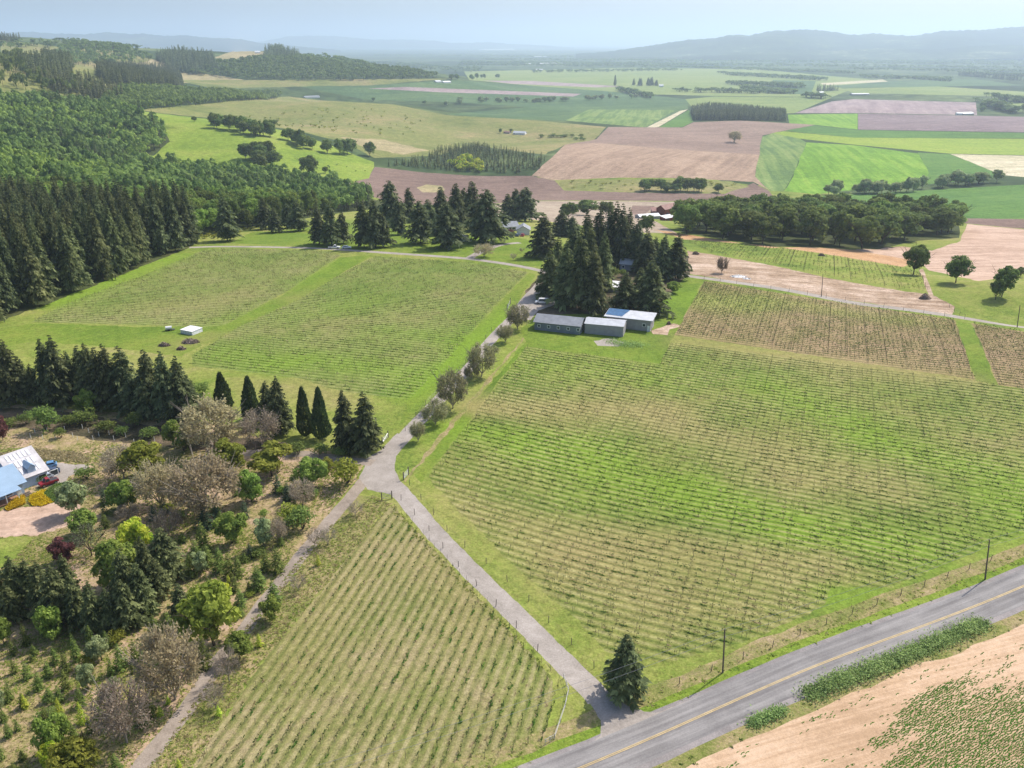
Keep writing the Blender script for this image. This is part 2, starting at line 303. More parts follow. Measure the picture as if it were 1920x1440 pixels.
R('far_field','crop_teal','dark teal band under the straw field','field',[(1560,161),(1680,152),(1830,148),(1920,160),(1760,162),(1580,166)],0)
R('far_field','crop_pale','light field far right behind hedges','field',[(1860,196),(1960,192),(2000,198),(1900,200)],0)
R('lilac_field','lilac','lilac ploughed field with pale stripes','field',[(1490,212),(1560,190),(1600,186),(1830,192),(1832,216),(1610,212)],0)
R('lilac_field','lilac_dark','dark lilac ploughed field stretching to the right','field',[(1609,213),(1832,217),(1920,219),(2200,224),(2200,256),(1920,248),(1609,243)],0)
R('green_field','crop_vivid','small vivid green field next to dark lilac soil','field',[(1477,215),(1608,213),(1608,243),(1527,234),(1480,232)],0)
R('green_field','crop_deep','long deep green band below the dark lilac field','field',[(1470,245),(1527,235),(1608,244),(1920,249),(2200,257),(2200,272),(1920,259),(1600,258)],0)
R('green_field','crop_lime','long yellow-green band running to the right edge','field',[(1440,250),(1470,246),(1600,258),(1920,260),(2200,274),(2200,310),(1920,291),(1780,288),(1600,271),(1500,260)],0)
R('green_field','crop_blue','blotchy blue-green slope beside the rose ploughland','field',[(1415,331),(1429,256),(1450,250),(1500,260),(1512,267),(1487,330),(1470,358),(1443,358)],1)
R('green_field','crop_vivid','large vivid green wheat field in mid distance','field',[(1470,358),(1487,330),(1512,267),(1600,272),(1722,288),(1742,325),(1730,346),(1600,356),(1530,364)],1)
R('green_field','crop_deep','deep green field corner right of the vivid wheat','field',[(1722,286),(1782,289),(1878,326),(1862,333),(1735,346),(1742,325)],1)
R('stubble_field','stubble','pale straw patch at the right edge above the tree line','field',[(1782,289),(1920,292),(2100,300),(2100,340),(1920,332),(1880,328)],1)
R('green_field','crop_deep','smooth green wheat field behind the oak grove','field',[(1290,402),(1323,387),(1434,375),(1540,368),(1700,359),(1920,346),(2300,330),(2300,425),(1920,410),(1808,410),(1500,408)],1)
R('soil_strip','plough_dark','dark soil strip under the wheat at right','field',[(1800,409),(1920,411),(2300,426),(2300,450),(1920,429),(1812,419)],1)
R('ploughed_field','plough_upper','rose brown ploughed field on the low rise','field',[(1060,271),(1117,261),(1140,238),(1280,239),(1300,229),(1390,226),(1530,234),(1470,245),(1429,254),(1424,290),(1280,281),(1117,268)],1)
R('ploughed_field','plough_rose','pinkish ploughed slope with combed furrows','field',[(997,329),(1060,271),(1117,268),(1280,281),(1424,290),(1415,331),(1443,357),(1413,341),(1280,334),(1160,333),(1040,338)],1)
R('ploughed_field','plough_dark','dark purple-brown ploughed field curving past the grove','field',[(640,347),(690,334),(703,313),(740,317),(790,323),(890,330),(997,330),(1040,338),(1058,357),(1200,361),(1360,363),(1413,343),(1443,358),(1450,369),(1330,378),(1150,376),(1000,376),(900,384),(760,384),(640,356)],1)
R('scrub_strip','hill_olive','scrubby grass tongue between two ploughed fields','field',[(1046,342),(1060,338),(1200,336),(1370,340),(1405,350),(1358,361),(1200,360),(1060,356)],1.5)
R('ploughed_field','plough_pale','pale pinkish soil band in front of the dark ploughland','field',[(900,385),(1000,377),(1150,377),(1300,379),(1230,392),(1210,404),(1270,438),(1200,436),(1000,412),(900,402)],1)
R('soil_plot','plough_dark','small dark tilled plot left of the red barn','field',[(1180,402),(1186,385),(1228,386),(1205,404)],0.5)
R('soil_patch','hill_tan','pale sandy patch within the dark ploughland','field',[(782,352),(800,346),(828,348),(835,356),(815,361),(790,360)],1.5)
R('pasture','hill_olive','olive grazed hillside behind the tree belt','pasture',[(262,206),(420,191),(540,181),(600,188),(740,196),(840,216),(1010,226),(1135,238),(1115,262),(1060,271),(1020,290),(880,272),(820,292),(700,296),(650,268),(560,246),(440,226),(300,212)],2)
R('pasture','hill_tan','tan bare patch on the olive hillside','pasture',[(640,258),(720,262),(800,282),(760,290),(690,278)],4)
R('pasture','pasture_vivid','vivid green grassy hillside below the wooded slope','pasture',[(235,204),(300,213),(440,228),(560,250),(640,280),(700,304),(702,314),(690,334),(640,347),(560,344),(500,330),(420,312),(262,310),(318,265),(305,235)],2)
R('pasture','hill_olive','open grass between the woods of the left hills','pasture',[(-200,112),(0,108),(110,90),(200,92),(290,112),(340,150),(300,168),(230,188),(0,182),(-200,176)],3)
R('pasture','hill_tan','pale grass clearing between dark conifer woods','pasture',[(212,128),(285,112),(330,118),(325,132),(400,140),(460,150),(420,160),(300,152)],3)
R('pasture','hill_tan','small pale hilltop clearing beside lone house','pasture',[(400,108),(440,95),(500,97),(500,106),(420,112)],3)
R('pasture','hill_olive','grassy top of the far left ridge','pasture',[(0,75),(50,80),(110,88),(100,108),(40,100),(0,106)],3)
R('pasture','hill_olive','grassy lower slope of the wooded ridge','pasture',[(330,150),(440,150),(560,150),(700,148),(850,147),(700,160),(560,162),(400,166)],3)
# ---- the near farm
R('grass_slope','grass','green slope left of the upper vineyards','grass',[(-300,640),(0,602),(180,533),(365,458),(470,432),(640,418),(760,420),(900,440),(1030,470),(1050,520),(1000,590),(760,800),(720,850),(690,855),(560,835),(360,790),(0,758),(-300,750)],0.6)
R('lawn','mown','sunny lawn between fir clumps by the upper lane','lawn',[(430,456),(470,436),(640,422),(760,424),(830,440),(940,442),(1010,452),(1020,500),(880,484),(723,473),(590,463)],0.8)
R('vineyard_ground','vine_upper','striped ground of the upper left vineyard block','vineyard',[(58,604),(130,566),(270,515),(382,469),(420,465),(610,470),(640,478),(540,545),(432,604),(405,613)],0.3)
R('vineyard_ground','vine_left','striped ground of the vineyard left of the gravel lane','vineyard',[(359,666),(455,610),(560,562),(655,505),(705,480),(870,491),(990,510),(925,577),(800,716),(765,749),(640,734),(560,709),(362,686)],0.3)
R('grass_strip','mown','bright mown track between the two left vineyard blocks','track',[(405,616),(432,606),(540,548),(640,482),(700,478),(655,504),(560,560),(455,608),(400,640),(380,645)],0.4)
R('grass_strip','mown','bright grass edge along the left side of the lane','verge',[(768,748),(802,716),(927,577),(992,511),(1005,515),(985,545),(950,588),(870,690),(800,755),(750,796)],0.4)
R('mown_meadow','mown','bright green meadow with the white tent','meadow',[(0,618),(60,607),(405,616),(390,640),(340,668),(200,650),(60,640),(0,650)],0.8)
R('yard_ground','shade_toned_mulch','shaded ground under the big fir grove','yard',[(985,545),(1030,500),(1080,470),(1240,468),(1292,480),(1296,512),(1240,565),(1225,590),(1110,588),(1000,590)],0.6)
R('grass_yard','mown','grass around the sheds beside the vineyard','yard',[(950,640),(985,610),(1000,600),(1225,600),(1240,565),(1290,516),(1318,526),(1262,632),(1240,682),(985,650),(800,890),(790,905),(760,880),(790,840),(880,730)],0.4)
R('lane_verge','grass','grassy strip with fruit trees beside the lane','verge',[(760,850),(742,870),(745,890),(765,905),(985,640),(975,610),(950,612),(870,700),(800,775)],0.4)
R('footpath','dry_verge','thin worn path beside the lane trees','path',[(758,902),(761,905),(799,858),(879,764),(984,634),(981,633),(927,696),(864,769),(796,852)],0.4)
R('bare_patch','dirt','worn dirt by the sheds','dirt',[(1222,620),(1262,606),(1280,611),(1255,618),(1252,628),(1226,626)],0.4)
R('bare_patch','gravel','grey gravelly spot in front of the sheds','dirt',[(1112,640),(1140,634),(1175,642),(1160,650),(1120,648)],0.5)
R('vineyard_ground','vine_main','striped ground of the large vineyard by the road','vineyard',[(802,893),(987,650),(1237,683),(1258,642),(1830,716),(1920,730),(2200,770),(2200,920),(1920,1000),(1850,1025),(1668,1102),(1560,1100),(1545,1136),(1508,1155),(1395,1204),(1247,1242),(1135,1222),(1085,1164),(975,1072),(820,916)],0.3)
R('vineyard_ground','vine_brown','browner striped ground of the far vineyard block','vineyard',[(1265,628),(1320,527),(1540,562),(1790,600),(1828,712)],0.3)
R('vineyard_ground','vine_brown','brown striped vineyard ground at the right edge','vineyard',[(1822,606),(1920,622),(2200,662),(2200,766),(1872,722)],0.3)
R('grass_strip','mown','bright green headland strip between brown vineyard blocks','track',[(1792,601),(1820,606),(1870,722),(1830,714)],0.3)
R('vineyard_ground','grass','narrow vineyard strip beyond the bare dirt','vineyard',[(1284,450),(1427,460),(1560,478),(1690,500),(1725,512),(1742,547),(1700,546),(1560,522),(1450,497),(1334,476)],0.4)
R('dirt_strip','dirt','long bare strip of churned pale dirt','dirt',[(1288,470),(1334,477),(1450,498),(1560,523),(1700,547),(1745,552),(1792,575),(1786,590),(1540,556),(1395,530),(1296,514)],0.6)
R('orange_ground','orange_dirt','orange bare ground in front of the oak grove','dirt',[(1225,430),(1290,440),(1442,465),(1515,463),(1600,468),(1690,470),(1722,490),(1690,500),(1560,478),(1427,459),(1284,449)],0.7)
R('tan_field','tan_field','tan harrowed field around the oak grove','field',[(1600,468),(1690,462),(1746,470),(1800,452),(1812,420),(1920,430),(2300,452),(2300,520),(1920,513),(1835,527),(1743,507),(1722,490)],0.7)
R('dirt_track','dirt','pale two-rut farm track past the lone oaks','track',[(1723,506),(1731,504),(1742,530),(1752,556),(1790,585),(1780,588),(1742,560),(1734,532)],0.4)
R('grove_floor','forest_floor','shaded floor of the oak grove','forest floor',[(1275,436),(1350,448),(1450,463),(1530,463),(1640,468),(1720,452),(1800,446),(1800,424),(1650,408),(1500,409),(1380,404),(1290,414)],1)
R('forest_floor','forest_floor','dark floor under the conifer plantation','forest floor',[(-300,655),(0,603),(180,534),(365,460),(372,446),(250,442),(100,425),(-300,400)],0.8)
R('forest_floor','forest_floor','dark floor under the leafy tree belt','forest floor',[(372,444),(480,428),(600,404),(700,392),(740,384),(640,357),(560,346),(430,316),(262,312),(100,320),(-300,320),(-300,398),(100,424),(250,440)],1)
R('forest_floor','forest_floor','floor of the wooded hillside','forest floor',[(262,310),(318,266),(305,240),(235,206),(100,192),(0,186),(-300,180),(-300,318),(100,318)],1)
R('garden_ground','rough_grass','dry mottled ground of the tree garden','garden',[(-400,748),(0,756),(360,786),(560,838),(690,858),(684,872),(672,892),(600,985),(480,1142),(268,1412),(180,1540),(-500,1540)],0.5)
R('garden_bed','shade_toned_mulch','bark beds toned dark like shade below the fir row','garden',[(-300,762),(0,764),(100,770),(300,800),(360,806),(520,830),(560,845),(420,850),(300,838),(150,820),(40,800),(-300,800)],0.8)
R('meadow_bank','dry_verge','olive dry grass bank above the parking','grass',[(-200,850),(0,842),(60,838),(150,848),(180,858),(165,872),(95,866),(-200,866)],0.4)
R('parking_yard','gravel','grey gravel parking beside the blue roofed house','yard',[(-100,868),(95,867),(170,872),(160,884),(128,894),(112,915),(60,910),(-100,930)],0.3)
R('pale_lawn','tan_field','pinkish dry lawn below the flower beds','lawn',[(-300,975),(10,958),(50,950),(100,942),(140,928),(155,955),(130,985),(70,1003),(0,1006),(-300,1020)],0.5)
R('lawn_patch','grass','green lawn wedge at the left edge','lawn',[(-300,1008),(0,1008),(70,1006),(40,1030),(10,1065),(-300,1080)],0.5)
R('lane_bank','dry_verge','pinkish dry bank between dirt lane and low vineyard','verge',[(700,930),(735,945),(712,964),(600,1110),(475,1262),(372,1420),(300,1540),(180,1540),(290,1425),(480,1150),(600,1000),(660,930)],0.4)
R('vineyard_ground','vine_low','pale furrowed ground of the low vineyard by the lane','vineyard',[(728,950),(748,945),(1048,1268),(1058,1300),(1030,1388),(960,1420),(880,1445),(760,1520),(300,1540),(372,1422),(475,1264),(600,1112),(712,966)],0.3)
R('grass_strip','grass','grass edge right of the low vineyard','verge',[(740,940),(760,950),(880,1085),(960,1172),(1020,1238),(1062,1285),(1066,1310),(1036,1392),(900,1450),(860,1475),(842,1472),(890,1432),(958,1412),(1020,1376),(1040,1300),(1032,1268),(900,1120),(748,962)],0.3)
# ---- verges and fields along the county road, nearest last
road_band('road_verge','dry_verge','dry grass bank along the north side of the road','verge',4.2,8.6,0.5)
road_band('road_verge','green_verge','bright green ditch grass beside the asphalt','verge',3.7,5.6,0.3)
road_band('bare_field','soil_front','bare pinkish soil field with sparse green seedlings','field',-5.4,-120)
road_band('road_verge','dry_verge','weedy verge between road and bare field','verge',-3.8,-6.6,0.4)
road_band('road_shoulder','shoulder','grey gravel shoulder of the asphalt road','shoulder',4.1,-4.4,0.12)
R('lane_mouth','gravel','fan of pale gravel where the lane meets the road','lane',[(1088,1296),(1132,1287),(1152,1306),(1180,1325),(1228,1338),(1295,1312),(1180,1400),(1060,1440),(1105,1400),(1126,1378),(1128,1350)],0.15)
road_band('road','asphalt','grey two-lane asphalt road with yellow centre line','road',3.35,-3.35,0.04)
lane('gravel_lane','gravel','pale gravel lane from the road to the junction',[(715,900),(735,905),(765,940),(815,1000),(893,1080),(985,1170),(1060,1245),(1110,1294),(1125,1312)],2.1,60)
lane('gravel_lane','gravel','gravel lane climbing past blossom trees to the sheds',[(715,905),(710,880),(722,860),(748,830),(790,785),(830,742),(880,690),(912,647),(945,612),(965,592)],1.9,60)
lane('gravel_lane','lane_gravel','dirt lane running down beside the low vineyard',[(706,872),(690,890),(663,925),(605,992),(557,1050),(527,1092),(483,1145),(457,1183),(402,1250),(357,1322),(278,1420),(200,1520)],1.4,70)
R('gravel_junction','gravel','wide gravel fork where three lanes meet','lane',[(683,862),(715,843),(745,812),(765,822),(742,852),(740,882),(770,938),(745,930),(690,918),(672,895),(684,874)],0.15)
lane('gravel_lane','lane_gravel','shaded drive from the fork into the garden',[(700,868),(640,862),(575,850),(540,852),(500,848),(440,850)],1.5,30)
lane('gravel_lane','gravel','upper lane crossing in front of the fir clumps',[(355,464),(410,462),(500,463),(587,465),(640,468),(723,474),(800,479),(880,485),(953,495),(1010,506),(1040,515)],2.0,60)
lane('gravel_lane','gravel','farm lane passing the far vineyard blocks',[(1240,512),(1296,518),(1396,532),(1542,557),(1700,580),(1781,592),(1912,613),(2150,650)],2.2,60)
lane('gravel_lane','gravel','drive to the white ranch house',[(880,484),(905,470),(940,458),(975,455)],2.0,20)
R('gravel_yard','gravel','gravel yard with white van in fir shade','yard',[(952,596),(962,580),(985,552),(1005,530),(1040,540),(1045,570),(1010,582),(996,600),(975,602)],0.3)
REG = [r for r in REG if len(r[4]) > 2]

LUSH_SPOTS = []                                         # where clover stands lush (+) or grass is burnt tan (-): photo segment, radius in metres, amount
for a, b, r, k in [((850,800),(1150,850),7,.9),((1000,850),(1300,930),8,1.),((1300,930),(1470,985),8,1.1),((1470,985),(1720,1040),6,.7),((1440,725),(1600,790),9,.9),((1640,830),(1920,905),8,.9),
        ((1000,680),(1230,710),12,.6),((1880,945),(1920,960),7,1.),((1560,1110),(1620,1120),6,.9),((1640,1000),(1900,1010),7,.5),((1180,960),(1060,930),6,.4),((1300,560),(1380,570),14,.8),((1430,560),(1700,600),8,.5),
        ((900,765),(1250,765),9,-.9),((1250,800),(1440,840),8,-.7),((1180,1010),(1560,1070),8,-.7),((1080,1060),(1250,1130),10,-.8),((1450,890),(1650,905),9,-.6),((880,950),(1040,1010),8,-.5),((1290,640),(1800,712),8,-.6),
        ((420,660),(520,690),7,.8),((560,670),(760,700),8,.8),((700,610),(860,640),9,.5),((560,590),(700,560),10,.4),((480,720),(640,745),7,-.5),((620,610),(760,600),9,-.4),((330,570),(520,555),14,-.4),((400,630),(330,650),7,-.4),
        ((770,740),(960,580),5,1.),((100,570),(330,480),7,1.),((400,610),(640,490),5,.5),((950,1250),(1030,1370),5,.2),((620,1120),(560,1250),6,-.4),((800,1040),(900,1200),5,-.4),((700,1000),(660,1100),5,-.3)]:
    g = ground([a[0], b[0]], [a[1], b[1]])[:, :2]; LUSH_SPOTS.append((g[0], g[1], r, k))
def lush_at(P):
    s = np.zeros(len(P))
    for a, b, r, k in LUSH_SPOTS:
        ab = b - a; t = np.clip(((P - a) @ ab) / max(ab @ ab, 1e-6), 0, 1); d = np.linalg.norm(P - a - t[:, None] * ab, axis=1)
        s += k * np.exp(-(d / r) ** 2)
    return np.clip(s, -1, 1)

def inside(P, poly):
    x, y = P[:, 0], P[:, 1]; r = np.zeros(len(P), bool); a = poly; b = np.roll(poly, -1, 0)
    for (x0, y0), (x1, y1) in zip(a, b):
        if y0 == y1: continue
        c = ((y0 > y) != (y1 > y)) & (x < (x1 - x0) * (y - y0) / (y1 - y0) + x0); r ^= c
    return r
def tag(o, label=None, cat=None, group=None, kind=None):
    for k, v in (('label', label), ('category', cat), ('group', group), ('kind', kind)):
        if v: o[k] = v
    return o
def new_mesh(name, V, T, mats=(), mi=None, rnd=None, smooth=False, extra=None):
    me = bpy.data.meshes.new(name); V = np.asarray(V, np.float32); T = np.asarray(T, np.int32); n = len(T)
    me.vertices.add(len(V)); me.vertices.foreach_set('co', V.ravel())
    me.loops.add(n * 3); me.loops.foreach_set('vertex_index', T.ravel())
    me.polygons.add(n); me.polygons.foreach_set('loop_start', np.arange(0, n * 3, 3, dtype=np.int32))
    me.polygons.foreach_set('loop_total', np.full(n, 3, np.int32))
    if mi is not None: me.polygons.foreach_set('material_index', np.asarray(mi, np.int32))
    me.polygons.foreach_set('use_smooth', np.full(n, smooth, bool))
    for m in mats: me.materials.append(MATS[m] if isinstance(m, str) else m)
    for k, arr in (('rnd', rnd), *((extra or {}).items())):
        if arr is not None:
            a = me.attributes.new(k, 'FLOAT', 'POINT'); a.data.foreach_set('value', np.asarray(arr, np.float32))
    me.update(calc_edges=True); return me
def link(name, me, parent=None, loc=None, rz=0.0, sc=None):
    o = bpy.data.objects.new(name, me); COL.objects.link(o)
    if parent: o.parent = parent
    if loc is not None: o.location = loc
    if rz: o.rotation_euler = (0, 0, rz)
    if sc is not None: o.scale = sc
    return o
def empty(name, loc, rz=0.0):
    o = link(name, None, None, loc, rz); o.empty_display_size = 0.5; return o
def build_ground():
    rr = np.exp(np.linspace(math.log(36), math.log(100000), 350)); aa = np.radians(np.linspace(-64, 64, 104))
    A, L = np.meshgrid(aa, rr); A = A + (rng.random(A.shape) - 0.5) * 0.006; L = L * (1 + (rng.random(L.shape) - 0.5) * 0.006)
    pts = [np.stack([np.sin(A) * L, np.cos(A) * L], -1).reshape(-1, 2)]; n0 = len(pts[0]); edges = []
    for r in REG:
        p = r[4]; k = len(p); pts.append(p); edges += [(n0 + i, n0 + (i + 1) % k) for i in range(k)]; n0 += k
    P = np.concatenate(pts)
    v, e, f, *_ = delaunay_2d_cdt([Vector(q) for q in P], edges, [], 0, 1e-3, False)
    V = np.array([(q.x, q.y) for q in v]); T = np.array([list(t) for t in f], np.int64)
    a, b, c = V[T[:, 0]], V[T[:, 1]], V[T[:, 2]]; cr_ = (b[:, 0] - a[:, 0]) * (c[:, 1] - a[:, 1]) - (b[:, 1] - a[:, 1]) * (c[:, 0] - a[:, 0])
    T[cr_ < 0] = T[cr_ < 0][:, ::-1]; T = T[np.abs(cr_) > 1e-7]
    cen = V[T].mean(1); rid = np.full(len(T), -1)
    for i, r in enumerate(REG):
        lo, hi = r[4].min(0), r[4].max(0); k = np.where((cen >= lo).all(1) & (cen <= hi).all(1))[0]
        rid[k[inside(cen[k], r[4])]] = i
    Z = hz(V[:, 0], V[:, 1]); lu = lush_at(V)
    far = np.hypot(cen[:, 0], cen[:, 1]) > 1000
    def part(sel, name, m, label, cat):
        if not sel.any(): return None
        u, inv = np.unique(T[sel], return_inverse=True)
        me = new_mesh(name, np.c_[V[u], Z[u]], inv.reshape(-1, 3), [m], smooth=True, extra={'lush': lu[u]})
        o = link(name, me); tag(o, label, cat, kind='structure'); return o
    part((rid < 0) & ~far, 'ground', 'grass', 'open grassland around the vineyards', 'ground')
    part((rid < 0) & far, 'valley', 'far_land', 'patchwork valley floor reaching to the hazy horizon', 'valley')
    out = {}
    for i, r in enumerate(REG): out[i] = part(rid == i, *r[:4])
    return out
GROUND = build_ground()
# ---------------------------------------------------------------- far hills and the hazy air
def far_range(name, label, prof, D, depth, base=-72.0, seed=1):
    """a ridge with a front and a back slope; prof = photo crest line"""
    r = np.random.default_rng(seed); px = np.arange(prof[0][0], prof[-1][0] + 1, 6.0)
    py = np.interp(px, [p[0] for p in prof], [p[1] for p in prof])
    py = py + (np.interp(px, np.arange(px[0], px[-1] + 40, 36), r.normal(0, 1.3, len(np.arange(px[0], px[-1] + 40, 36)))) + r.normal(0, .25, len(px))) * (py < 82)
    n = len(px); rows = 26; V = np.zeros((rows, n, 3)); ph = r.random(8) * 6.28
    for j in range(rows):
        s = j / (rows - 1) * 2 - 0.9                   # -0.9 front foot .. 1.1 back foot, crest at 0
        d = D + s * depth; x, y, w = rays(px, py); t = D / y
        crest = CAMZ + w * t; fall = max(0.0, 1 - abs(s) ** 1.25)
        ax = px / 1478 * D
        spur = sum(np.sin(ax / (420 + 310 * k) + ph[k] + s * (2.2 + k)) * 0.10 / (1 + k * 0.4) for k in range(5)) * (1 - abs(fall * 2 - 1)) * 1.5
        z = base + (crest - base) * np.clip(fall + spur * (fall < 0.999), 0, 1.0)
        tt = d / y; V[j, :, 0] = x * tt; V[j, :, 1] = d; V[j, :, 2] = z + (r.random(n) - 0.5) * 12 * fall
        if fall == 0: V[j, :, 2] = base
    idx = np.arange(rows * n).reshape(rows, n); a, b, c, d_ = idx[:-1, :-1].ravel(), idx[:-1, 1:].ravel(), idx[1:, 1:].ravel(), idx[1:, :-1].ravel()
    T = np.concatenate([np.stack([a, b, c], -1), np.stack([a, c, d_], -1)])
    o = link(name, new_mesh(name, V.reshape(-1, 3), T, ['far_hills'], smooth=True)); tag(o, label, 'hills', kind='structure')
far_range('hills', 'long wooded hill range on the right horizon', [(1080,101),(1140,97),(1200,88),(1260,79),(1300,76),(1340,72),(1380,65),(1420,60),(1460,57),(1500,55),(1550,58),(1600,66),(1640,62),(1700,67),(1760,59),(1830,54),(1880,51),(1920,50),(2020,47),(2150,55),(2400,70),(2600,101)], 11500, 2600, seed=3)
far_range('hills', 'low wooded foothills in front of the right range', [(1280,106),(1330,103),(1400,97),(1480,92),(1560,95),(1650,90),(1740,93),(1820,86),(1920,84),(2050,86),(2300,106)], 9200, 1200, seed=8)
far_range('hills', 'pale blue ridge on the left horizon', [(-700,70),(-300,62),(0,62),(60,60),(130,63),(180,62),(270,64),(330,68),(420,71),(470,77),(560,87),(640,94)], 17000, 2500, seed=4)
far_range('hills', 'faint farthest ridge in the middle of the horizon', [(380,89),(430,84),(490,77),(540,67),(600,67),(660,70),(720,73),(800,77),(900,80),(1000,84),(1080,89)], 27000, 3000, seed=5)
def haze_box():
    x, y0, y1, z0, z1 = 150000.0, -3000.0, 104000.0, -80.0, 760.0
    V = [(sx * x, y, z) for z in (z0, z1) for y in (y0, y1) for sx in (-1, 1)]
    Q = [(0, 2, 3, 1), (4, 5, 7, 6), (0, 1, 5, 4), (2, 6, 7, 3), (0, 4, 6, 2), (1, 3, 7, 5)]
    T = [t for q in Q for t in ((q[0], q[1], q[2]), (q[0], q[2], q[3]))]
    m = bpy.data.materials.new('haze'); m.use_nodes = True; t = m.node_tree; t.nodes.remove(t.nodes['Principled BSDF'])
    v = t.nodes.new('ShaderNodeVolumePrincipled'); v.inputs['Color'].default_value = (0.68, 0.83, 1.0, 1); v.inputs['Density'].default_value = HAZE
    v.inputs['Anisotropy'].default_value = 0.35
    t.links.new(v.outputs[0], t.nodes['Material Output'].inputs['Volume'])
    o = link('haze', new_mesh('haze', V, T, [m])); tag(o, 'thin bluish haze hanging over the whole valley', 'haze', kind='stuff')
haze_box()
# ---------------------------------------------------------------- plants: meshes of height 1, radius about 0.5 (scaled per tree)
def leaf_mat(name, dark, light, trans=0.35, tint=0.18, rough=0.75):
    m = bpy.data.materials.new(name); t = NT(m); MATS[name] = m
    a = t.n('Attribute', attribute_name='rnd').outputs['Fac']; oi = t.n('ObjectInfo').outputs['Random']
    c = t.ramp(a, [(0.1, dark), (0.9, light)])
    h = t.n('HueSaturation'); t.l(c, h.inputs['Color'])
    t.l(t.math('ADD', t.math('MULTIPLY', oi, 0.035), 0.4825), h.inputs['Hue']); t.l(t.math('ADD', t.math('MULTIPLY', oi, tint * 2), 1 - tint), h.inputs['Value'])
    t.l(h.outputs[0], t.b.inputs['Base Color']); t.b.inputs['Roughness'].default_value = rough; t.b.inputs['Specular IOR Level'].default_value = 0.12
    tr = t.n('BsdfTranslucent'); t.l(h.outputs[0], tr.inputs['Color'])
    mx = t.n('MixShader'); mx.inputs[0].default_value = trans; t.l(t.b.outputs[0], mx.inputs[1]); t.l(tr.outputs[0], mx.inputs[2])
    t.l(mx.outputs[0], t.t.nodes['Material Output'].inputs['Surface'])
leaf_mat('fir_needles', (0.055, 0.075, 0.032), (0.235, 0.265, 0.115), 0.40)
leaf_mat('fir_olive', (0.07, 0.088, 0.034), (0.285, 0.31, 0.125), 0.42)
leaf_mat('cypress_needles', (0.035, 0.06, 0.024), (0.13, 0.18, 0.066), 0.34)
leaf_mat('spruce_young', (0.085, 0.12, 0.03), (0.26, 0.32, 0.075), 0.40)
leaf_mat('spruce_lime', (0.302, 0.439, 0.061), (0.741, 0.750, 0.109), 0.49)
leaf_mat('spruce_blue', (0.042, 0.066, 0.034), (0.115, 0.16, 0.085), 0.32)
leaf_mat('leaf_green', (0.101, 0.155, 0.038), (0.290, 0.365, 0.095), 0.48)
leaf_mat('leaf_fresh', (0.15, 0.23, 0.045), (0.4, 0.5, 0.11), 0.50)
leaf_mat('leaf_lime', (0.320, 0.491, 0.045), (0.750, 0.750, 0.111), 0.59)
leaf_mat('leaf_oak', (0.081, 0.121, 0.032), (0.236, 0.290, 0.078), 0.45)
leaf_mat('leaf_grey', (0.209, 0.270, 0.123), (0.516, 0.578, 0.282), 0.49)
leaf_mat('leaf_olive', (0.17, 0.2, 0.03), (0.4, 0.42, 0.075), 0.50)
leaf_mat('bud_tan', (0.3, 0.25, 0.14), (0.62, 0.52, 0.31), 0.50)
leaf_mat('bud_pink', (0.27, 0.22, 0.15), (0.53, 0.44, 0.32), 0.45)
leaf_mat('bud_olive', (0.22, 0.22, 0.10), (0.48, 0.46, 0.24), 0.45)
leaf_mat('leaf_maroon', (0.1, 0.04, 0.038), (0.26, 0.115, 0.1), 0.35)
leaf_mat('flower_yellow', (0.58, 0.45, 0.02), (0.85, 0.70, 0.04), 0.39)
leaf_mat('vine_leaf', (0.034, 0.067, 0.016), (0.098, 0.149, 0.030), 0.30)
leaf_mat('weed', (0.05, 0.1, 0.016), (0.14, 0.22, 0.034), 0.35)
leaf_mat('dry_weed', (0.220, 0.180, 0.080), (0.460, 0.370, 0.200), 0.45)
leaf_mat('grass_blade', (0.180, 0.269, 0.045), (0.468, 0.520, 0.117), 0.49)
leaf_mat('bramble', (0.150, 0.255, 0.083), (0.480, 0.645, 0.240), 0.50)
leaf_mat('seedling', (0.07, 0.15, 0.014), (0.14, 0.27, 0.026), 0.35)
mat('bark', (0.085, 0.062, 0.048), 0.9, scale=6)
mat('bark_grey', (0.29, 0.245, 0.195), 0.9, scale=6)
mat('post_wood', (0.135, 0.11, 0.09), 0.9, scale=6)
mat('brush', (0.22, 0.17, 0.14), 0.95, vary=0.5, scale=4)

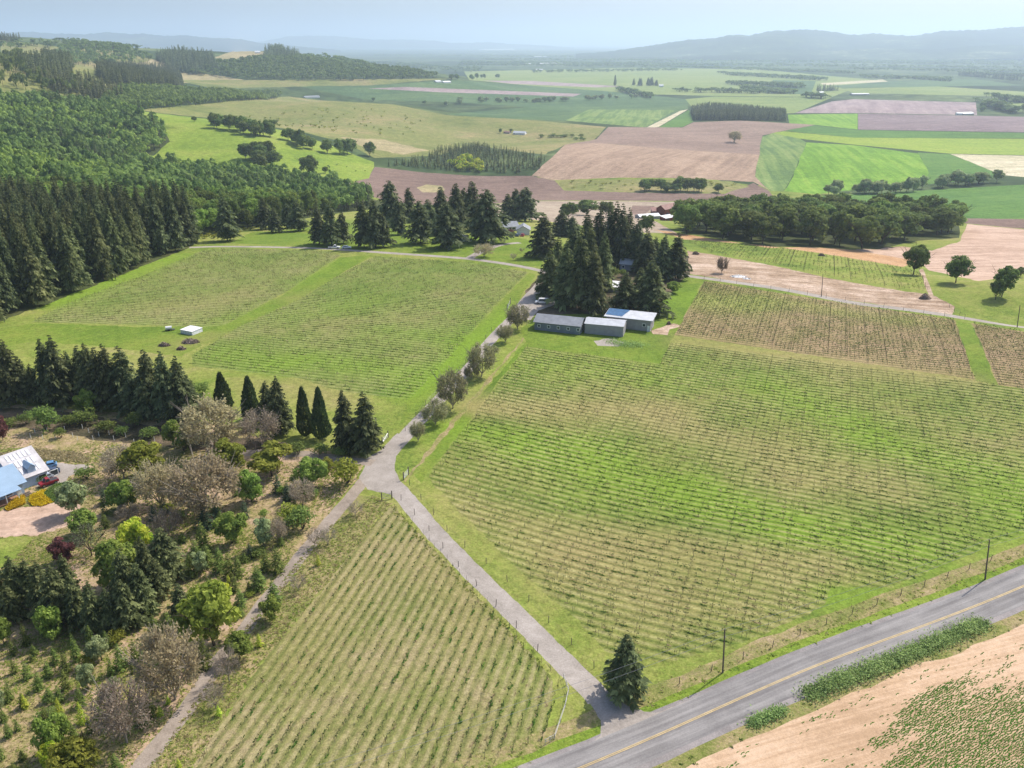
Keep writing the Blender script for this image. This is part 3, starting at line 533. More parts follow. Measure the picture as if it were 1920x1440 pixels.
class Geo:
    def __init__(s): s.V = []; s.T = []; s.M = []; s.R = []; s.n = 0
    def add(s, V, T, m=0, r=0.5):
        V = np.asarray(V, float).reshape(-1, 3); T = np.asarray(T, int).reshape(-1, 3)
        s.V.append(V); s.T.append(T + s.n); s.M.append(np.full(len(T), m)); s.R.append(np.broadcast_to(np.asarray(r, float), (len(V),)).copy()); s.n += len(V)
    def kites(s, base, axis, width, m=0, r=0.5, bend=0.0):
        """pointed leaf shapes: base (n,3), axis (n,3), width vectors (n,3)"""
        n = len(base); mid = base + axis * 0.45; up = np.zeros_like(base); up[:, 2] = -bend
        V = np.stack([base, mid + width, base + axis + up, mid - width], 1).reshape(-1, 3); k = np.arange(n)[:, None] * 4
        T = np.concatenate([k + [0, 1, 2], k + [0, 2, 3]], 1).reshape(-1, 3)
        s.add(V, T, m, np.repeat(np.broadcast_to(r, (n,)), 4))
    def tube(s, a, b, ra, rb, sides=5, m=1, r=0.5):
        a = np.asarray(a, float); b = np.asarray(b, float); d = b - a; d = d / max(np.linalg.norm(d), 1e-9)
        u = np.cross(d, [0.3, 0.9, 0.1]); u /= np.linalg.norm(u); w = np.cross(d, u); t = np.arange(sides) * 2 * math.pi / sides
        c = np.cos(t)[:, None] * u + np.sin(t)[:, None] * w; V = np.concatenate([a + c * ra, b + c * rb]); i = np.arange(sides); j = (i + 1) % sides
        s.add(V, np.concatenate([np.stack([i, j, j + sides], -1), np.stack([i, j + sides, i + sides], -1)]), m, r)
    def box(s, lo, hi, m=0, r=0.5, M=None):
        (x0, y0, z0), (x1, y1, z1) = lo, hi
        V = np.array([(x, y, z) for z in (z0, z1) for y in (y0, y1) for x in (x0, x1)], float)
        if M is not None: V = np.array([tuple(M @ Vector(v)) for v in V])
        Q = [(0, 2, 3, 1), (4, 5, 7, 6), (0, 1, 5, 4), (2, 6, 7, 3), (0, 4, 6, 2), (1, 3, 7, 5)]
        s.add(V, [t for q in Q for t in ((q[0], q[1], q[2]), (q[0], q[2], q[3]))], m, r)
    def poly(s, P, m=0, r=0.5):                         # planar convex polygon
        s.add(P, [(0, i, i + 1) for i in range(1, len(P) - 1)], m, r)
    def get(s): return np.concatenate(s.V), np.concatenate(s.T), np.concatenate(s.M), np.concatenate(s.R)
    def mesh(s, name, mats, keep=None, smooth=False):
        V, T, M, R = s.get()
        if keep is not None:
            T = T[M == keep]; u, inv = np.unique(T, return_inverse=True); return new_mesh(name, V[u], inv.reshape(-1, 3), mats, None, R[u], smooth)
        return new_mesh(name, V, T, mats, M, R, smooth)
def unit(v): return v / np.maximum(np.linalg.norm(v, axis=-1, keepdims=True), 1e-9)
def conifer(seed, levels=24, per=7, sprays=7, low=0.13, shape=0.80, droop=0.32, gap=0.25):
    r = np.random.default_rng(seed); g = Geo(); g.tube((0, 0, -0.01), (0, 0, 0.5), 0.020, 0.012, 6); g.tube((0, 0, 0.5), (0, 0, 0.985), 0.012, 0.002, 5)
    B, A, W, Q = [], [], [], []
    lop = r.random(3) * 6.28
    for i in range(levels):
        z = low + (1 - low) * (i / levels) ** 0.92; k = 1 - (z - low) / (1 - low)
        for j in range(per if k > 0.12 else 4):
            a = j * 2 * math.pi / per + i * 1.1 + r.normal(0, 0.25)
            L = 0.62 * (k ** shape) * (1 - gap * r.random()) * (1 + 0.12 * math.sin(a * 2 + lop[0]) + 0.10 * math.sin(z * 17 + lop[1] + a)) + 0.012
            if k > 0.85: L *= 0.72 + 0.3 * r.random()
            o = np.array([math.cos(a), math.sin(a), 0]); sd = np.array([-math.sin(a), math.cos(a), 0]); rise = 0.16 * (1 - k) - 0.05
            tone = np.clip(r.normal(0.42, 0.22), 0.03, 0.97)
            for s_ in range(sprays):
                t = 0.10 + 0.90 * (s_ + r.random() * 0.6) / sprays; zz = z + L * 0.45 * (rise * t - droop * t * t * 0.62) + r.normal(0, 0.004)
                b = o * L * t + np.array([0, 0, zz])
                for sg in (-1, 1):
                    ax = o * (0.55 + 0.2 * r.random()) + sd * sg * (0.75 * r.random() + 0.15) + np.array([0, 0, -droop * (0.3 + 0.7 * r.random())])
                    ln = (0.34 * L * (1.15 - 0.6 * t) + 0.018) * (0.7 + 0.6 * r.random()); ax = ax / np.linalg.norm(ax) * ln
                    wv = np.cross(ax, [r.normal(0, .35), r.normal(0, .35), 1]); wv = wv / max(np.linalg.norm(wv), 1e-6) * ln * (0.20 + 0.12 * r.random())
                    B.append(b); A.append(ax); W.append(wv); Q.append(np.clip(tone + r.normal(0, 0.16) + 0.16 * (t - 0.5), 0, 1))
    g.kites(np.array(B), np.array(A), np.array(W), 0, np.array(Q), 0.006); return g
def cypress(seed, n=2600):
    r = np.random.default_rng(seed); g = Geo(); g.tube((0, 0, -0.01), (0, 0, 0.6), 0.03, 0.015, 6)
    z = 0.05 + 0.95 * r.random(n) ** 1.25; a = r.random(n) * 6.283; rad = 0.5 * np.minimum(1, (z / 0.16) ** 0.6) * (1 - z) ** 0.72 * (1 + 0.12 * np.sin(a * 3 + z * 9)) * (0.78 + 0.25 * r.random(n))
    o = np.stack([np.cos(a), np.sin(a), np.zeros(n)], -1); b = o * rad[:, None]; b[:, 2] = z
    ax = unit(o * 0.75 + np.array([0, 0, 0.8]) + r.normal(0, 0.3, (n, 3))) * (0.05 + 0.05 * r.random(n))[:, None]; w = unit(np.cross(ax, o + r.normal(0, .4, (n, 3)))) * 0.034
    g.kites(b, ax, w, 0, np.clip(r.normal(0.5, 0.2, n), 0, 1)); return g
def branchy(g, r, top, spread, n1=5, n2=4, base=0.0, trunk=0.022, fork=0.28, m=1):
    """trunk and limbs; returns limb ends"""
    ends = []; f = np.array([r.normal(0, .015), r.normal(0, .015), fork]); g.tube((0, 0, -0.01), f, trunk, trunk * 0.75, 6, m)
    for i in range(n1):
        a = i * 6.283 / n1 + r.normal(0, 0.3); e = f + np.array([math.cos(a) * spread * 0.5, math.sin(a) * spread * 0.5, (top - fork) * (0.4 + 0.3 * r.random())]); g.tube(f, e, trunk * 0.55, trunk * 0.3, 5, m)
        for j in range(n2):
            b = a + r.normal(0, 0.75); e2 = e + np.array([math.cos(b) * spread * 0.42, math.sin(b) * spread * 0.42, (top - fork) * (0.12 + 0.32 * r.random())]); g.tube(e, e2, trunk * 0.28, trunk * 0.1, 4, m); ends.append(e2)
    return np.array(ends)
def broadleaf(seed, lobes=26, per=120, size=0.078, zc=0.55, zr=0.45, fork=0.18):
    r = np.random.default_rng(seed); g = Geo(); branchy(g, r, 0.9, 0.62, 5, 3, fork=fork)
    C = []
    while len(C) < lobes:
        p = r.normal(0, 1, 3); p = p / np.linalg.norm(p) * r.random() ** 0.42
        if p[2] > -0.85: C.append(p)
    C = np.array(C); cen = C * [0.36, 0.36, zr * 0.78] + [0, 0, zc]; B, A, W, Q = [], [], [], []
    for c, p in zip(cen, C):
        R_ = 0.115 + 0.08 * r.random(); d = unit(r.normal(0, 1, (per, 3))); d[:, 2] = np.abs(d[:, 2]) * np.where(r.random(per) < 0.78, 1, -1); d = unit(d + p * 0.35)
        b = c + d * R_ * (0.62 + 0.45 * r.random(per))[:, None] * [1, 1, 0.85]
        t1 = unit(np.cross(d, r.normal(0, 1, (per, 3)))); t1 = unit(t1 + d * 0.55 * r.normal(0, 1, (per, 1)) + [0, 0, -0.15]); ln = size * (0.6 + 0.8 * r.random(per))[:, None]
        B.append(b - t1 * ln * 0.5); A.append(t1 * ln); W.append(unit(np.cross(t1, d + r.normal(0, .35, (per, 3)))) * ln * 0.36); Q.append(np.clip(r.normal(0.5, 0.17) + r.normal(0, 0.16, per), 0, 1))
    g.kites(np.concatenate(B), np.concatenate(A), np.concatenate(W), 0, np.concatenate(Q), 0.004); return g
def budding(seed, twigs=340, buds=4, bud=0.020, n1=6, n2=5, fork=0.16, spread=0.72):
    """half-bare spring tree: limbs, branches, fine twigs and sparse buds"""
    r = np.random.default_rng(seed); g = Geo(); ends = branchy(g, r, 0.92, spread, n1, n2, fork=fork, trunk=0.026); B, A, W = [], [], []
    for _ in range(twigs):
        q = unit(r.normal(0, 1, 3)); q[2] = max(q[2], -0.55); k = r.random() ** 0.40; c0 = np.array([0, 0, 0.50])
        s0 = c0 + q * k * np.array([0.40, 0.40, 0.42]); s0 = 0.75 * s0 + 0.25 * ends[np.argmin(((ends - s0) ** 2).sum(1))]
        o = unit(q + r.normal(0, 0.35, 3) + [0, 0, 0.25]); t = s0 + o * (0.07 + 0.10 * r.random()); g.tube(s0, t, 0.0048, 0.002, 3, 1, 0.5)
        for _b in range(buds):
            p = s0 + (t - s0) * (0.1 + 1.0 * r.random()) + r.normal(0, 0.024, 3); a = unit(r.normal(0, 1, 3) + o) * bud * (0.6 + 0.9 * r.random()); B.append(p); A.append(a); W.append(unit(np.cross(a, r.normal(0, 1, 3))) * bud * 0.42)
    n = len(B); g.kites(np.array(B), np.array(A), np.array(W), 0, np.clip(r.normal(0.5, 0.22, n), 0, 1)); return g
def shrub(seed, n=700, size=0.10):
    r = np.random.default_rng(seed); g = Geo()
    for i in range(5):
        a = i * 1.26 + r.normal(0, .3); g.tube((0, 0, -0.02), (0.25 * math.cos(a), 0.25 * math.sin(a), 0.55), 0.02, 0.008, 4)
    C = np.c_[(r.random((11, 2)) - 0.5) * 0.62, 0.30 + 0.34 * r.random(11)]; c = C[r.integers(11, size=n)]; d = unit(r.normal(0, 1, (n, 3))); d[:, 2] = np.abs(d[:, 2]) * np.where(r.random(n) < .85, 1, -1)
    b = c + d * (0.17 + 0.10 * r.random(n))[:, None]; b[:, 2] = np.maximum(b[:, 2], 0.02); a = unit(d * 0.4 + r.normal(0, 1, (n, 3))) * (size * (0.6 + 0.8 * r.random(n)))[:, None]
    g.kites(b, a, unit(np.cross(a, d + r.normal(0, .4, (n, 3)))) * size * 0.36, 0, np.clip(r.normal(.5, .2, n), 0, 1)); return g
def low_conifer(seed):                                  # for trees a few pixels tall
    r = np.random.default_rng(seed); g = Geo(); g.tube((0, 0, -0.02), (0, 0, 0.3), 0.02, 0.015, 4)
    for i in range(9):
        z = 0.08 + 0.1 * i; R_ = 0.5 * (1 - z) ** 0.8 + 0.03; n = 8; a = np.arange(n) * 6.283 / n + r.random() * 6 + r.normal(0, .15, n); L = R_ * (0.65 + 0.5 * r.random(n))
        o = np.stack([np.cos(a), np.sin(a), np.zeros(n)], -1); b = np.tile([0, 0, z + 0.08], (n, 1)) + o * 0.02; ax = o * L[:, None]; ax[:, 2] = -0.10 * r.random(n) - 0.03; w = np.cross(o, [0, 0, 1]) * (L * 0.34)[:, None]
        g.kites(b, ax, w, 0, np.clip(r.normal(.5, .2, n), 0, 1))
    g.kites(np.array([[0, 0, .86]]), np.array([[0, 0, .14]]), np.array([[.03, 0, 0]]), 0, .5); return g
def low_leaf(seed, n=110, size=0.19):
    r = np.random.default_rng(seed); g = Geo(); g.tube((0, 0, -0.02), (0, 0, 0.5), 0.03, 0.02, 4)
    C = np.c_[(r.random((9, 2)) - 0.5) * 0.6, 0.42 + 0.36 * r.random(9)]; k = r.integers(9, size=n); c = C[k]; d = unit(r.normal(0, 1, (n, 3))); d[:, 2] = np.where(r.random(n) < .8, np.abs(d[:, 2]), d[:, 2])
    b = c + d * 0.17; t = unit(np.cross(d, r.normal(0, 1, (n, 3)))); ln = size * (0.7 + 0.6 * r.random(n))[:, None]
    tone = r.normal(.5, .15, 9); g.kites(b - t * ln * .5, t * ln, unit(np.cross(t, d)) * ln * 0.42, 0, np.clip(tone[k] + r.normal(0, .14, n), 0, 1)); return g
PROTO = {}
def protos(kind):
    if kind in PROTO: return PROTO[kind]
    mk = {'fir': lambda s: conifer(s), 'firsparse': lambda s: conifer(s, 24, 6, 7, 0.16, 0.66, 0.5, 0.45), 'spruce': lambda s: conifer(s, 13, 7, 4, 0.03, 0.85, 0.15, 0.2),
          'cypress': cypress, 'leafy': lambda s: broadleaf(s), 'round': lambda s: broadleaf(s, 30, 115, 0.078, 0.53, 0.47, 0.14), 'oak': lambda s: broadleaf(s, 34, 100, 0.075, 0.56, 0.44, 0.16),
          'bud': lambda s: budding(s, 620, 5, 0.036), 'bare': lambda s: budding(s, 480, 3, 0.022), 'bushbud': lambda s: budding(s, 760, 6, 0.040, 7, 5, 0.08, 0.8), 'shrub': shrub, 'midfir': lambda s: conifer(s, 15, 6, 4, 0.10, 0.8, 0.35, 0.3),
          'lowfir': low_conifer, 'lowleaf': low_leaf}[kind]
    n = {'fir': 6, 'leafy': 5, 'oak': 5, 'spruce': 5}.get(kind, 4)
    PROTO[kind] = [mk(100 + 17 * i + sum(map(ord, kind))) for i in range(n)]; return PROTO[kind]
MESHC = {}
def plant_mesh(kind, v, leaf, bark, part):
    key = (kind, v, leaf, bark, part)
    if key not in MESHC:
        g = protos(kind)[v]
        MESHC[key] = g.mesh('%s_%s' % (kind, part), [leaf], 0) if part == 'crown' else g.mesh('%s_%s' % (kind, part), [bark], 1) if part == 'trunk' else g.mesh(kind, [leaf, bark])
    return MESHC[key]
N_PLANT = [0]
def plant(name, kind, leaf, p, h, w, label, cat, group=None, bark='bark', parts=True):
    """a tree or bush standing at p, h metres tall and w metres wide"""
    N_PLANT[0] += 1; v = random.randrange(len(protos(kind))); sc = (w, w * random.uniform(0.92, 1.08), h); rz = random.random() * 6.283
    if parts:
        o = empty(name, p, rz); o.scale = sc
        link('trunk', plant_mesh(kind, v, leaf, bark, 'trunk'), o); link('crown', plant_mesh(kind, v, leaf, bark, 'crown'), o)
    else: o = link(name, plant_mesh(kind, v, leaf, bark, 'whole'), None, p, rz, sc)
    return tag(o, label, cat, group)
def merged(name, label, cat, kinds, P, H, W, mats, group=None, tone=0.16):
    """many copies joined in one mesh (stuff): kinds = list of Geo"""
    Vs, Ts, Ms, Rs = [], [], [], []; n = 0; pick = rng.integers(len(kinds), size=len(P))
    for k, g in enumerate(kinds):
        s = np.where(pick == k)[0]
        if not len(s): continue
        V, T, M, R_ = g.get(); a = rng.random(len(s)) * 6.283; c, sn = np.cos(a)[:, None], np.sin(a)[:, None]
        X = (V[None, :, 0] * c - V[None, :, 1] * sn) * W[s][:, None] + P[s][:, 0:1]; Y = (V[None, :, 0] * sn + V[None, :, 1] * c) * W[s][:, None] + P[s][:, 1:2]; Z = V[None, :, 2] * H[s][:, None] + P[s][:, 2:3]
        Vs.append(np.stack([X, Y, Z], -1).reshape(-1, 3)); Ts.append((T[None] + (np.arange(len(s)) * len(V))[:, None, None] + n).reshape(-1, 3)); Ms.append(np.tile(M, len(s)))
        Rs.append(np.clip(R_[None] + rng.normal(0, tone, len(s))[:, None], 0, 1).ravel()); n += len(s) * len(V)
    o = link(name, new_mesh(name, np.concatenate(Vs), np.concatenate(Ts), mats, np.concatenate(Ms), np.concatenate(Rs))); return tag(o, label, cat, group, 'stuff')
def scatter_poly(px, gap, jit=0.42, step=14, world=None):
    """points about gap metres apart inside a photo polygon"""
    q = densify(np.array(px, float), step); G = ground(q[:, 0], q[:, 1])[:, :2] if world is None else world; lo, hi = G.min(0), G.max(0)
    nx, ny = int((hi[0] - lo[0]) / gap) + 1, int((hi[1] - lo[1]) / (gap * 0.87)) + 1; i, j = np.meshgrid(np.arange(nx), np.arange(ny)); P = np.stack([lo[0] + (i + 0.5 * (j % 2)) * gap, lo[1] + j * gap * 0.87], -1).reshape(-1, 2)
    P = P + (rng.random(P.shape) - 0.5) * 2 * jit * gap; P = P[inside(P, G)]; return np.c_[P, hz(P[:, 0], P[:, 1])]
# ---------------------------------------------------------------- trees one by one: (base x, base y, top y, width) in photo pixels
ORD = ['first','second','third','fourth','fifth','sixth','seventh','eighth','ninth','tenth','eleventh','twelfth','thirteenth','fourteenth','fifteenth','sixteenth','seventeenth','eighteenth','nineteenth','twentieth']
def ordinal(i): return ORD[i] if i < 20 else '%d%s' % (i + 1, {1: 'st', 2: 'nd', 3: 'rd'}.get((i + 1) % 10 if (i + 1) // 10 % 10 != 1 else 0, 'th'))
def nth(i, n, what, where):
    if n == 1: return what + ' ' + where
    if i == 0: return 'leftmost %s %s' % (what, where)
    if i == n - 1: return 'rightmost %s %s' % (what, where)
    return '%s %s from the left %s' % (ordinal(i), what, where)
def trees(name, kind, leaf, what, where, group, items, ratio=0.42, cat='tree', bark='bark', parts=True, maxh=60):
    items = sorted(items); n = len(items); G = ground([t[0] for t in items], [t[1] for t in items])
    for i, (t, p) in enumerate(zip(items, G)):
        h = min(maxh, height_at(p, t[2])); w = (pxwidth(p, t[3]) if len(t) > 3 and t[3] else h * ratio) * (1.15 if kind.startswith('fir') else 1.22 if kind in ('leafy', 'round') else 0.92 if kind in ('bud', 'bushbud') else 1) * random.uniform(.9, 1.12)
        plant(name, kind, leaf, p, h, w, nth(i, n, what, where), cat, group, bark, parts)
F = 'fir_tree'
trees(F,'fir','fir_needles','tall dark fir','in the fir row above the garden','fir row above the garden',
      [(8,748,614,62),(30,757,633,52),(52,752,665,36),(100,755,631,56),(119,757,625,62),(140,748,655,44),(163,748,645,50),(180,760,640,56),(197,765,648,48),(214,766,641,50),(242,766,645,58),(70,756,680,34),(254,778,690,46),(289,777,652,54),(278,784,700,40),(319,787,655,58),(346,792,664,62),(362,780,700,40)],0.4)
trees('cypress_tree','cypress','cypress_needles','slender dark cypress','below the left vineyard','columnar evergreens below the left vineyard',[(421,768,701,36),(473,788,709,42),(574,818,729,36),(604,824,730,36)],0.3)
trees(F,'fir','fir_needles','fir','among the slender cypresses','firs among the cypresses',[(505,794,712,40),(527,815,702,50),(650,843,728,50),(688,848,731,48)],0.42)
trees(F,'fir','fir_needles','lone dark fir','at the mouth of the gravel lane',None,[(1170,1302,1186,74)],0.6)
# budding and bare trees
trees('budding_tree','bushbud','bud_tan','wide tan budding tree','in the garden','tan budding trees in the garden',[(402,842,750,108),(388,968,858,130),(302,950,868,86),(328,1312,1182,116)],0.9,bark='bark_grey')
trees('budding_tree','bud','bud_pink','pinkish half-bare tree','in the garden','pinkish half-bare trees in the garden',[(492,838,768,78),(232,898,838,72),(568,946,902,52),(318,1006,956,58),(241,972,946,48),(238,1392,1283,98),(521,1018,974,38)],0.95,bark='bark_grey')
trees('bare_tree','bare','bud_pink','grey bare tree','beside the dirt lane','bare trees beside the dirt lane',[(430,1278,1216,48),(405,1328,1284,42),(615,1022,988,34),(590,1024,990,26),(560,1107,1079,28),(666,967,941,28)],0.9,bark='bark_grey')
trees('twisted_tree','bare','leaf_grey','twisted grey tree with leaning trunk','beside the pale lawn',None,[(172,1042,984,60)],0.9,bark='bark')
trees('blossom_tree','bushbud','bud_olive','tan budding tree','beside the gravel lane','budding trees along the gravel lane',[(903,706,644,58),(884,712,684,28),(849,766,694,56),(816,796,750,42),(784,828,790,28),(970,618,571,40),(947,642,609,32),(926,668,648,17)],0.9,bark='bark_grey')
# leafy trees in the garden
L = 'leafy_tree'
trees(L,'leafy','leaf_grey','grey-green tree','by the parking','garden tree',[(140,964,903,46)],0.8)
trees(L,'round','leaf_fresh','fresh green rounded tree','in the garden','fresh green trees in the garden',[(236,958,900,46),(163,1003,957,48),(472,940,881,46),(586,913,854,50),(436,1018,957,50),(100,1198,1133,44),(8,1206,1159,34),(104,1412,1338,54),(450,1234,1186,46),(509,1164,1116,38),(326,836,788,34),(164,776,728,38)],0.8)
trees(L,'leafy','leaf_olive','yellow-green spreading tree','below the shaded drive','yellow-green trees below the shaded drive',[(274,896,830,72),(434,884,824,62),(510,892,836,76),(350,840,795,32),(617,884,856,26)],1.0)
trees(L,'round','leaf_lime','lime green tree','in the garden','lime green trees in the garden',[(258,1036,970,64),(106,1442,1394,42),(412,1142,1094,42)],0.9)
trees(L,'round','leaf_fresh','big fresh green maple','between dark firs','maple',[(222,1102,1014,74)],0.8)
trees(L,'leafy','leaf_grey','small pale leafy tree','in the garden','small pale leafy trees in the garden',[(191,1238,1192,44),(376,1074,1033,30),(496,1024,970,38),(4,1334,1282,28),(166,1290,1244,30),(215,1298,1270,20)],0.8)
trees('olive_tree','round','leaf_olive','broad olive green tree','by the dirt lane','broad olive trees by the dirt lane',[(402,1210,1100,88),(150,1456,1392,74)],0.85)
trees('maroon_tree','leafy','leaf_maroon','maroon leaved tree','at the left edge of the garden','maroon trees',[(6,826,776,26),(122,1052,1010,44)],0.8)
trees('garden_bush','shrub','leaf_olive','dense olive bush','near the gravel fork','bushes near the gravel fork',[(652,906,856,64),(545,978,943,62)],1.1,cat='bush')
trees('garden_bush','shrub','leaf_green','dark green bush','in the garden','dark bushes in the garden',[(568,992,948,48),(130,800,775,34),(200,812,785,40),(230,816,796,26),(280,822,800,34),(20,800,782,30),(252,800,770,34),(345,845,815,34),(560,850,826,34),(600,852,832,34),(640,856,838,30),(86,806,754,46),(160,796,764,44),(76,902,884,22),(163,898,872,34),(552,910,886,18),(380,738,716,30),(115,820,800,22),(50,795,770,24)],1.0,cat='bush')
# firs standing in the garden
trees(F,'fir','fir_olive','large garden fir','in the clump left of the maple','dark garden firs left of the maple',[(-6,1130,1035,56),(36,1132,1040,52),(62,1128,1046,48),(88,1152,1048,54),(116,1168,1058,62),(150,1172,1074,54),(182,1184,1086,54),(26,1165,1095,40),(135,1130,1035,40)],0.55)
trees(F,'fir','fir_olive','large garden fir','in the clump right of the maple','dark garden firs right of the maple',[(246,1152,1026,54),(272,1152,1052,50),(240,1172,1084,56),(282,1112,1002,44),(315,1084,986,58),(300,1120,1044,44),(342,1152,1092,46),(210,1180,1100,40),(268,1085,1012,36)],0.5)
S = 'young_spruce'
trees(S,'spruce','spruce_young','young green spruce','left of the dirt lane','young spruces on the slope left of the dirt lane',
      [(382,1028,974,36),(390,1060,1018,32),(368,1048,1008,30),(414,1072,1022,34),(432,1084,1032,32),(448,1082,1040,30),(360,1082,1038,28),(452,1138,1102,26),(394,1112,1082,26),(440,1108,1074,24),(500,1070,1028,28),(521,1072,1022,32),(486,1104,1058,34),(348,1182,1138,26),(316,1180,1144,28),(386,1254,1188,34),(515,1130,1086,34),(255,1240,1198,28),(290,1185,1150,24)],0.6)
trees(S,'spruce','spruce_blue','dark bluish spruce','in the garden','dark bluish spruces in the garden',[(521,924,886,22),(540,938,900,24),(460,972,936,24),(387,990,940,34),(406,970,942,24),(470,1046,1016,16),(198,945,915,22),(310,960,930,24),(290,975,945,22)],0.6)
trees(S,'spruce','spruce_young','small conical spruce','in the sapling plot','small spruces in the sapling plot',
      [(50,1210,1166,22),(145,1240,1184,26),(25,1228,1198,18),(65,1230,1206,16),(105,1244,1211,20),(125,1260,1220,24),(228,1254,1203,28),(210,1266,1232,20),(28,1262,1234,16),(52,1272,1240,20),(75,1292,1257,22),(125,1292,1251,22),(20,1310,1271,20),(113,1316,1284,20),(153,1324,1286,22),(88,1356,1322,24),(138,1382,1352,22),(17,1382,1352,20),(34,1370,1347,16),(160,1402,1369,22),(170,1374,1339,20),(186,1346,1312,18),(202,1215,1180,22),(172,1208,1170,20),(220,1448,1410,24),(2,1424,1384,20),(30,1458,1430,26),(268,1244,1214,22),(250,1262,1240,14),(60,1240,1226,10),(45,1325,1299,0),(8,1352,1330,0)],0.65)
trees(S,'spruce','spruce_lime','bright lime young spruce','near the dirt lane','lime young spruces',[(48,1328,1299,18),(114,1344,1306,22),(155,1356,1312,22),(316,1320,1302,12),(301,1342,1321,14),(411,1342,1320,14),(336,1440,1420,12),(597,1060,1036,12),(487,1212,1186,16),(430,1100,1075,16)],0.6)
# low growth filling the garden between the named trees
fillp = scatter_poly([(180,900),(420,900),(640,905),(560,1010),(460,1150),(300,1340),(200,1430),(20,1430),(10,1250),(240,1190),(330,1080),(200,1000)], 6.5, .48)
for k_, p in enumerate(fillp):
    q = random.random()
    if q < .45: plant('young_spruce','spruce','spruce_young',p,random.uniform(1.6,4),random.uniform(1.2,2.4),'little conical spruce scattered between the garden trees','tree','little spruces between the garden trees',parts=False)
    elif q < .8: plant('garden_shrub','shrub',random.choice(['leaf_green','leaf_olive','leaf_fresh']),p,random.uniform(1.0,2.6),random.uniform(1.8,3.6),'low green shrub scattered between the garden trees','bush','low shrubs between the garden trees',parts=False)
# fir clumps round the houses
trees(F,'firsparse','fir_needles','tall fir','on the lawn above the upper lane','firs on the lawn above the upper lane',
      [(599,458,384,40),(622,461,380,44),(644,456,396,34),(683,463,374,38),(704,464,371,42),(719,463,396,40),(733,424,336,54),(768,418,350,40),(789,456,374,52),(838,465,377,60),(828,430,348,44),(857,438,341,44),(886,434,337,52),(871,426,350,40),(912,454,352,76),(804,440,372,40),(748,440,372,36),(427,452,366,52),(498,430,369,36),(517,436,388,34),(560,433,374,40),(541,428,380,34)],0.45)
trees(F,'firsparse','fir_needles','dark fir','behind the white ranch house','firs behind the ranch house',[(952,414,362,34),(967,412,352,42),(985,415,349,48)],0.5)
trees(F,'fir','fir_needles','tall fir','at the back of the shed grove','back firs of the grove behind the sheds',
      [(1018,482,396,54),(1053,442,394,36),(1072,444,404,34),(1074,500,420,42),(1099,502,392,42),(1121,500,384,40),(1140,496,378,36),(1152,498,374,36),(1163,502,378,34),(1176,498,386,36),(1192,504,408,38),(1210,512,428,38),(1226,508,442,36),(1242,524,438,44),(1266,524,434,44)],0.42)
trees(F,'fir','fir_olive','tall olive green fir','at the front of the shed grove','front firs of the grove behind the sheds',
      [(1031,556,468,48),(1046,545,440,44),(1061,572,452,50),(1086,580,428,54),(1112,586,462,54),(1104,560,414,46),(1171,584,508,54),(1218,586,484,62),(1130,545,430,40),(1200,560,500,40)],0.42)
trees(L,'oak','leaf_oak','round leafy tree','behind the grove','leafy trees behind the grove',[(1065,412,379,34),(1100,404,374,52),(1136,408,377,40),(1213,440,402,34)],0.9)
trees('fruit_tree','bud','bud_tan','small blossoming tree','on the ranch house lawn',None,[(908,482,457,40)],0.9,bark='bark_grey')
trees('fruit_tree','leafy','leaf_fresh','small green fruit tree','beside the far vineyard corner',None,[(1262,549,528,30)],0.9)
trees('fruit_tree','bare','bud_pink','tiny bare fruit tree','on the lawn below the ranch house','tiny bare fruit trees',[(962,488,474,14),(978,474,464,10),(942,458,446,12)],0.8,bark='bark_grey')
trees('garden_bush','shrub','leaf_maroon','red leaved bush','beside the ranch house door',None,[(957,440,428,16)],1.0,cat='bush')
trees('garden_bush','shrub','leaf_green','dark round bush','in the gravelled grove yard','bushes in the grove yard',[(1148,524,497,28),(1168,520,503,18)],1.0,cat='bush')
# oaks
trees('oak_tree','oak','leaf_oak','lone spreading oak','between bare ground and pasture','lone oaks on the right',[(1713,515,456,60),(1792,530,480,52),(1878,556,497,52),(1866,562,522,34),(1912,520,500,18)],1.1)
trees('oak_tree','oak','leaf_oak','lone oak','on the vivid green hillside','lone hillside oaks',[(581,332,289,42),(1376,266,246,22)],1.0)
grove = scatter_poly([(1278,442),(1350,448),(1440,462),(1540,462),(1640,468),(1715,450),(1795,446),(1795,428),(1650,414),(1500,416),(1380,414),(1295,422)], 18.5, 0.32)
def front_of(P, width):
    """indices of the nearest trees across the view, left to right"""
    x = np.array([to_px(p)[0] for p in P]); out = []
    for k in np.unique((x // width).astype(int)):
        s = np.where((x // width).astype(int) == k)[0]; out.append(s[np.argmin(P[s, 1])])
    return sorted(out, key=lambda i: x[i])
ff = front_of(grove, 27)
for i, p in enumerate(grove):
    lb = nth(ff.index(i), len(ff), 'oak', 'along the front edge of the rounded grove') if i in ff else 'leafy oak standing inside the rounded grove behind its front row'
    plant('oak_tree','oak',random.choice(['leaf_oak','leaf_oak','leaf_green']),p,random.uniform(15,23),random.uniform(17,25),lb,'tree','oaks in the rounded grove')
